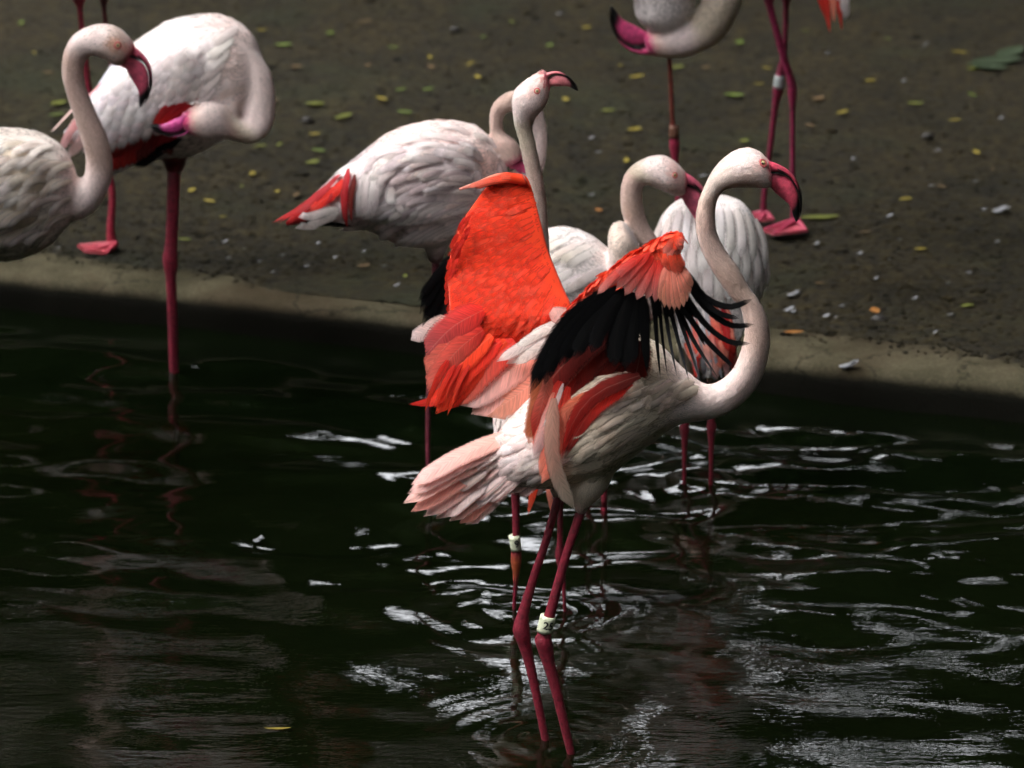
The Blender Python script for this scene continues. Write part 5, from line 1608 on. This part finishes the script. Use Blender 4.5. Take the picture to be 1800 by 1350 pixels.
YL = [(443, 308, 'yellow', .05), (671, 176, 'yellow', .045), (553, 184, 'lime', .055), (603, 207, 'lime', .065), (711, 200, 'green', .05), (704, 160, 'green', .05), (752, 159, 'green', .05), (840, 138, 'yellow', .045), (758, 119, 'brown', .045),
      (966, 81, 'green', .05), (849, 67, 'green', .04), (549, 288, 'lime', .05), (560, 267, 'green', .055), (553, 238, 'yellow', .035), (994, 177, 'yellow', .045), (1069, 196, 'lime', .045), (498, 81, 'green', .05), (647, 117, 'brown', .04), (756, 103, 'yellow', .035),
      (825, 115, 'yellow', .04), (37, 43, 'green', .05), (102, 184, 'lime', .06), (99, 204, 'green', .055), (327, 273, 'brown', .05), (368, 356, 'yellow', .04), (392, 383, 'yellow', .035), (324, 423, 'lime', .05), (460, 55, 'yellow', .045),
      (457, 259, 'lime', .045), (487, 339, 'yellow', .03), (491, 256, 'lime', .045), (337, 336, 'yellow', .05), (1416, 56, 'lime', .04), (1529, 144, 'yellow', .05), (1438, 176, 'brown', .05), (1480, 200, 'yellow', .055),
      (1609, 184, 'lime', .05), (1709, 169, 'green', .055), (1678, 213, 'yellow', .04), (1716, 270, 'yellow', .045), (1591, 352, 'yellow', .05), (1618, 440, 'yellow', .045), (1687, 93, 'yellow', .05), (1709, 122, 'lime', .05), (1538, 549, 'orange', .05),
      (1290, 170, 'green', .065), (1190, 120, 'lime', .05), (1118, 137, 'yellow', .045), (1348, 122, 'yellow', .04), (1334, 150, 'yellow', .045), (1300, 76, 'green', .05), (1240, 120, 'brown', .04), (1115, 230, 'yellow', .045), (1101, 284, 'yellow', .05), (1308, 250, 'lime', .035), (1424, 222, 'brown', .05),
      (1065, 196, 'lime', .04), (1090, 117, 'yellow', .035), (1052, 372, 'orange', .03), (60, 95, 'yellow', .04), (85, 130, 'brown', .04), (520, 120, 'brown', .05), (580, 60, 'green', .04), (640, 40, 'brown', .05), (735, 262, 'brown', .0), (900, 40, 'lime', .04), (1030, 50, 'yellow', .04), (690, 85, 'green', .04),
      (480, 180, 'brown', .05), (425, 330, 'lime', .03), (520, 345, 'brown', .04), (640, 470, 'brown', .04), (712, 488, 'lime', .04), (1560, 70, 'green', .03), (1655, 330, 'brown', .04), (1745, 300, 'brown', .03), (1520, 410, 'brown', .04), (1440, 500, 'brown', .035), (1700, 540, 'lime', .04)]
for x, y, c, s in YL:
    if s <= 0: continue
    leaf(x, y, c, s * random.uniform(.7, 1.1), random.uniform(-1.57, 1.57), narrow=random.uniform(.32, .6))
leaf(1440, 384, 'lime', .11, .15, 'bright green narrow leaf beside the magenta webbed foot', 'single leaves', narrow=.28)
leaf(1395, 586, 'orange', .05, .1, 'orange brown leaf lying on top of the concrete kerb', 'single leaves', z=.094)
leaf(488, 1284, 'yellow', .055, .05, 'yellow leaf floating on the dark water near the bottom', 'single leaves', z=-.004, narrow=.22)
leaf(1752, 110, 'dark', .16, .3, 'dark broad leaf lying on mud at the upper right edge', 'dark leaves at the right edge', narrow=.5)
leaf(1735, 120, 'dark', .13, -.4, 'dark narrow leaf under the broad leaf at the upper right', 'dark leaves at the right edge', narrow=.4)
leaf(1775, 95, 'dark', .15, 1.0, 'dark curled leaf cut by the right edge of the mud', 'dark leaves at the right edge', narrow=.45)


def down_feather(px, py, size, ang, label=None, z=None, group='white down feathers on the bank'):
    p = on_z(px, py, ZG)
    gz_ = z if z is not None else ground_z(p.x, p.y)
    p = on_z(px, py, gz_ + .005)
    V, F = [], []
    for j in range(5):
        a = ang + random.uniform(-.8, .8)
        L = size * random.uniform(.5, 1.0)
        q = len(V)
        for i in range(4):
            t = i / 3
            w = size * .22 * math.sin(math.pi * (.15 + .8 * t))
            c = p + Vector((math.cos(a) * L * (t - .5), math.sin(a) * L * (t - .5), .004 + size * .35 * t * random.uniform(.3, 1)))
            for u in (-1, 0, 1):
                V.append(c + Vector((-math.sin(a) * u * w, math.cos(a) * u * w, -.2 * w * abs(u))))
        F += [(q + i * 3 + k, q + i * 3 + k + 1, q + i * 3 + k + 4, q + i * 3 + k + 3) for i in range(3) for k in range(2)]
    o = mesh_obj('white_feather', V, F, M_WHITEF, None, loc=p)
    tag(o, label or 'tiny white down feather lying on the dark mud', 'feather', group)


WF = [(1589, 144), (1627, 80), (1500, 282), (1649, 267), (1716, 322), (1638, 329), (1564, 382), (1436, 431), (1564, 458), (1704, 482), (1667, 500), (1609, 527), (1540, 492), (1671, 556), (1644, 587), (1453, 558), (1753, 427), (396, 427), (456, 462), (498, 451), (698, 504), (104, 438), (402, 456), (1236, 312), (1052, 270), (1040, 345),
      (430, 440), (560, 430), (590, 455), (640, 445), (1395, 550), (1470, 560), (1512, 448), (1730, 370), (1760, 210), (1455, 95), (1480, 540), (1582, 424), (1620, 300), (1040, 245), (540, 470), (480, 480), (676, 470)]
for x, y in WF:
    down_feather(x, y, random.uniform(.012, .022), random.uniform(-1, 1))
down_feather(1492, 646, .055, .5, 'white feather stuck on the nose of the concrete kerb', z=.086, group='larger white feathers')
down_feather(1395, 520, .035, .2, 'white feather on mud just right of the curved neck', group='larger white feathers')
down_feather(1760, 372, .05, .15, 'long white feather on mud at the right edge', group='larger white feathers')
down_feather(1388, 547, .03, .0, 'white feather on mud above the orange leaf', group='larger white feathers')
down_feather(455, 952, .028, .4, 'small white feather floating on the dark water', z=-.004, group='larger white feathers')


def stone(px, py, s, label, dark=True):
    p = on_z(px, py, ZG)
    bm = bmesh.new(); bmesh.ops.create_icosphere(bm, subdivisions=2, radius=1)
    V = []
    for v in bm.verts:
        k = 1 + .35 * noise.noise(v.co * 1.6 + Vector((px, py, 0)))
        V.append(p + Vector((v.co.x * s * k, v.co.y * s * .8 * k, v.co.z * s * .6 * k + s * .3)))
    F = [tuple(v.index for v in f.verts) for f in bm.faces]; bm.free()
    tag(mesh_obj('stone', V, F, M_STONE, None, loc=p), label, 'stone', 'dark stones on the bank')


M_STONE = plain('dark_stone', (.014, .012, .010), .6)
stone(1631, 243, .020, 'dark round stone on the mud at the right')
stone(801, 55, .018, 'dark stone on the mud near the top middle')
stone(541, 215, .018, 'dark stone on the mud beyond the red tail')
stone(1546, 566, .022, 'dark lump just behind the kerb at the right')
stone(985, 28, .016, 'dark stone at the top edge left of the hanging bill')

# crumbs of soil: far too many to count
n = 20000
V0, F0 = [], []
bm = bmesh.new(); bmesh.ops.create_icosphere(bm, subdivisions=1, radius=1)
tv = np.array([v.co[:] for v in bm.verts]); tf = np.array([[v.index for v in f.verts] for f in bm.faces]); bm.free()
cx = rng.uniform(-1.9, 1.9, n); ct = rng.exponential(1.5, n) + 0.14
ct = np.clip(ct, .14, 5.0)
cy = 12.30 - .335 * cx + ct
cz = np.array([ground_z(a, b) for a, b in zip(cx, cy)])
sz = rng.lognormal(math.log(.0034), .5, n)
sh = 1 + rng.normal(0, .22, (n, len(tv), 1))
VV = tv[None] * sh * sz[:, None, None] * np.array([1.2, 1, .75]) + np.stack([cx, cy, cz], 1)[:, None, :]
FF = (tf[None] + (np.arange(n) * len(tv))[:, None, None]).reshape(-1, 3).tolist()
o = mesh_obj('soil_crumbs', VV.reshape(-1, 3), FF, M_MUD, None)
tag(o, 'crumbs of dark soil scattered over the muddy bank', 'soil', kind='stuff')

# loose soil and grit spilled on the kerb
n = 900
cx = rng.uniform(-1.9, 1.9, n)
cy = np.array([kerb_back(a) - abs(rng.normal(0, .05)) for a in cx])
sz = rng.lognormal(math.log(.0028), .45, n)
sh = 1 + rng.normal(0, .22, (n, len(tv), 1))
VV = tv[None] * sh * sz[:, None, None] * np.array([1.2, 1, .7]) + np.stack([cx, cy, np.full(n, .097)], 1)[:, None, :]
FF = (tf[None] + (np.arange(n) * len(tv))[:, None, None]).reshape(-1, 3).tolist()
o = mesh_obj('kerb_grit', VV.reshape(-1, 3), FF, M_MUD, None)
tag(o, 'grit and soil spilled over the back of the kerb', 'grit', kind='stuff')
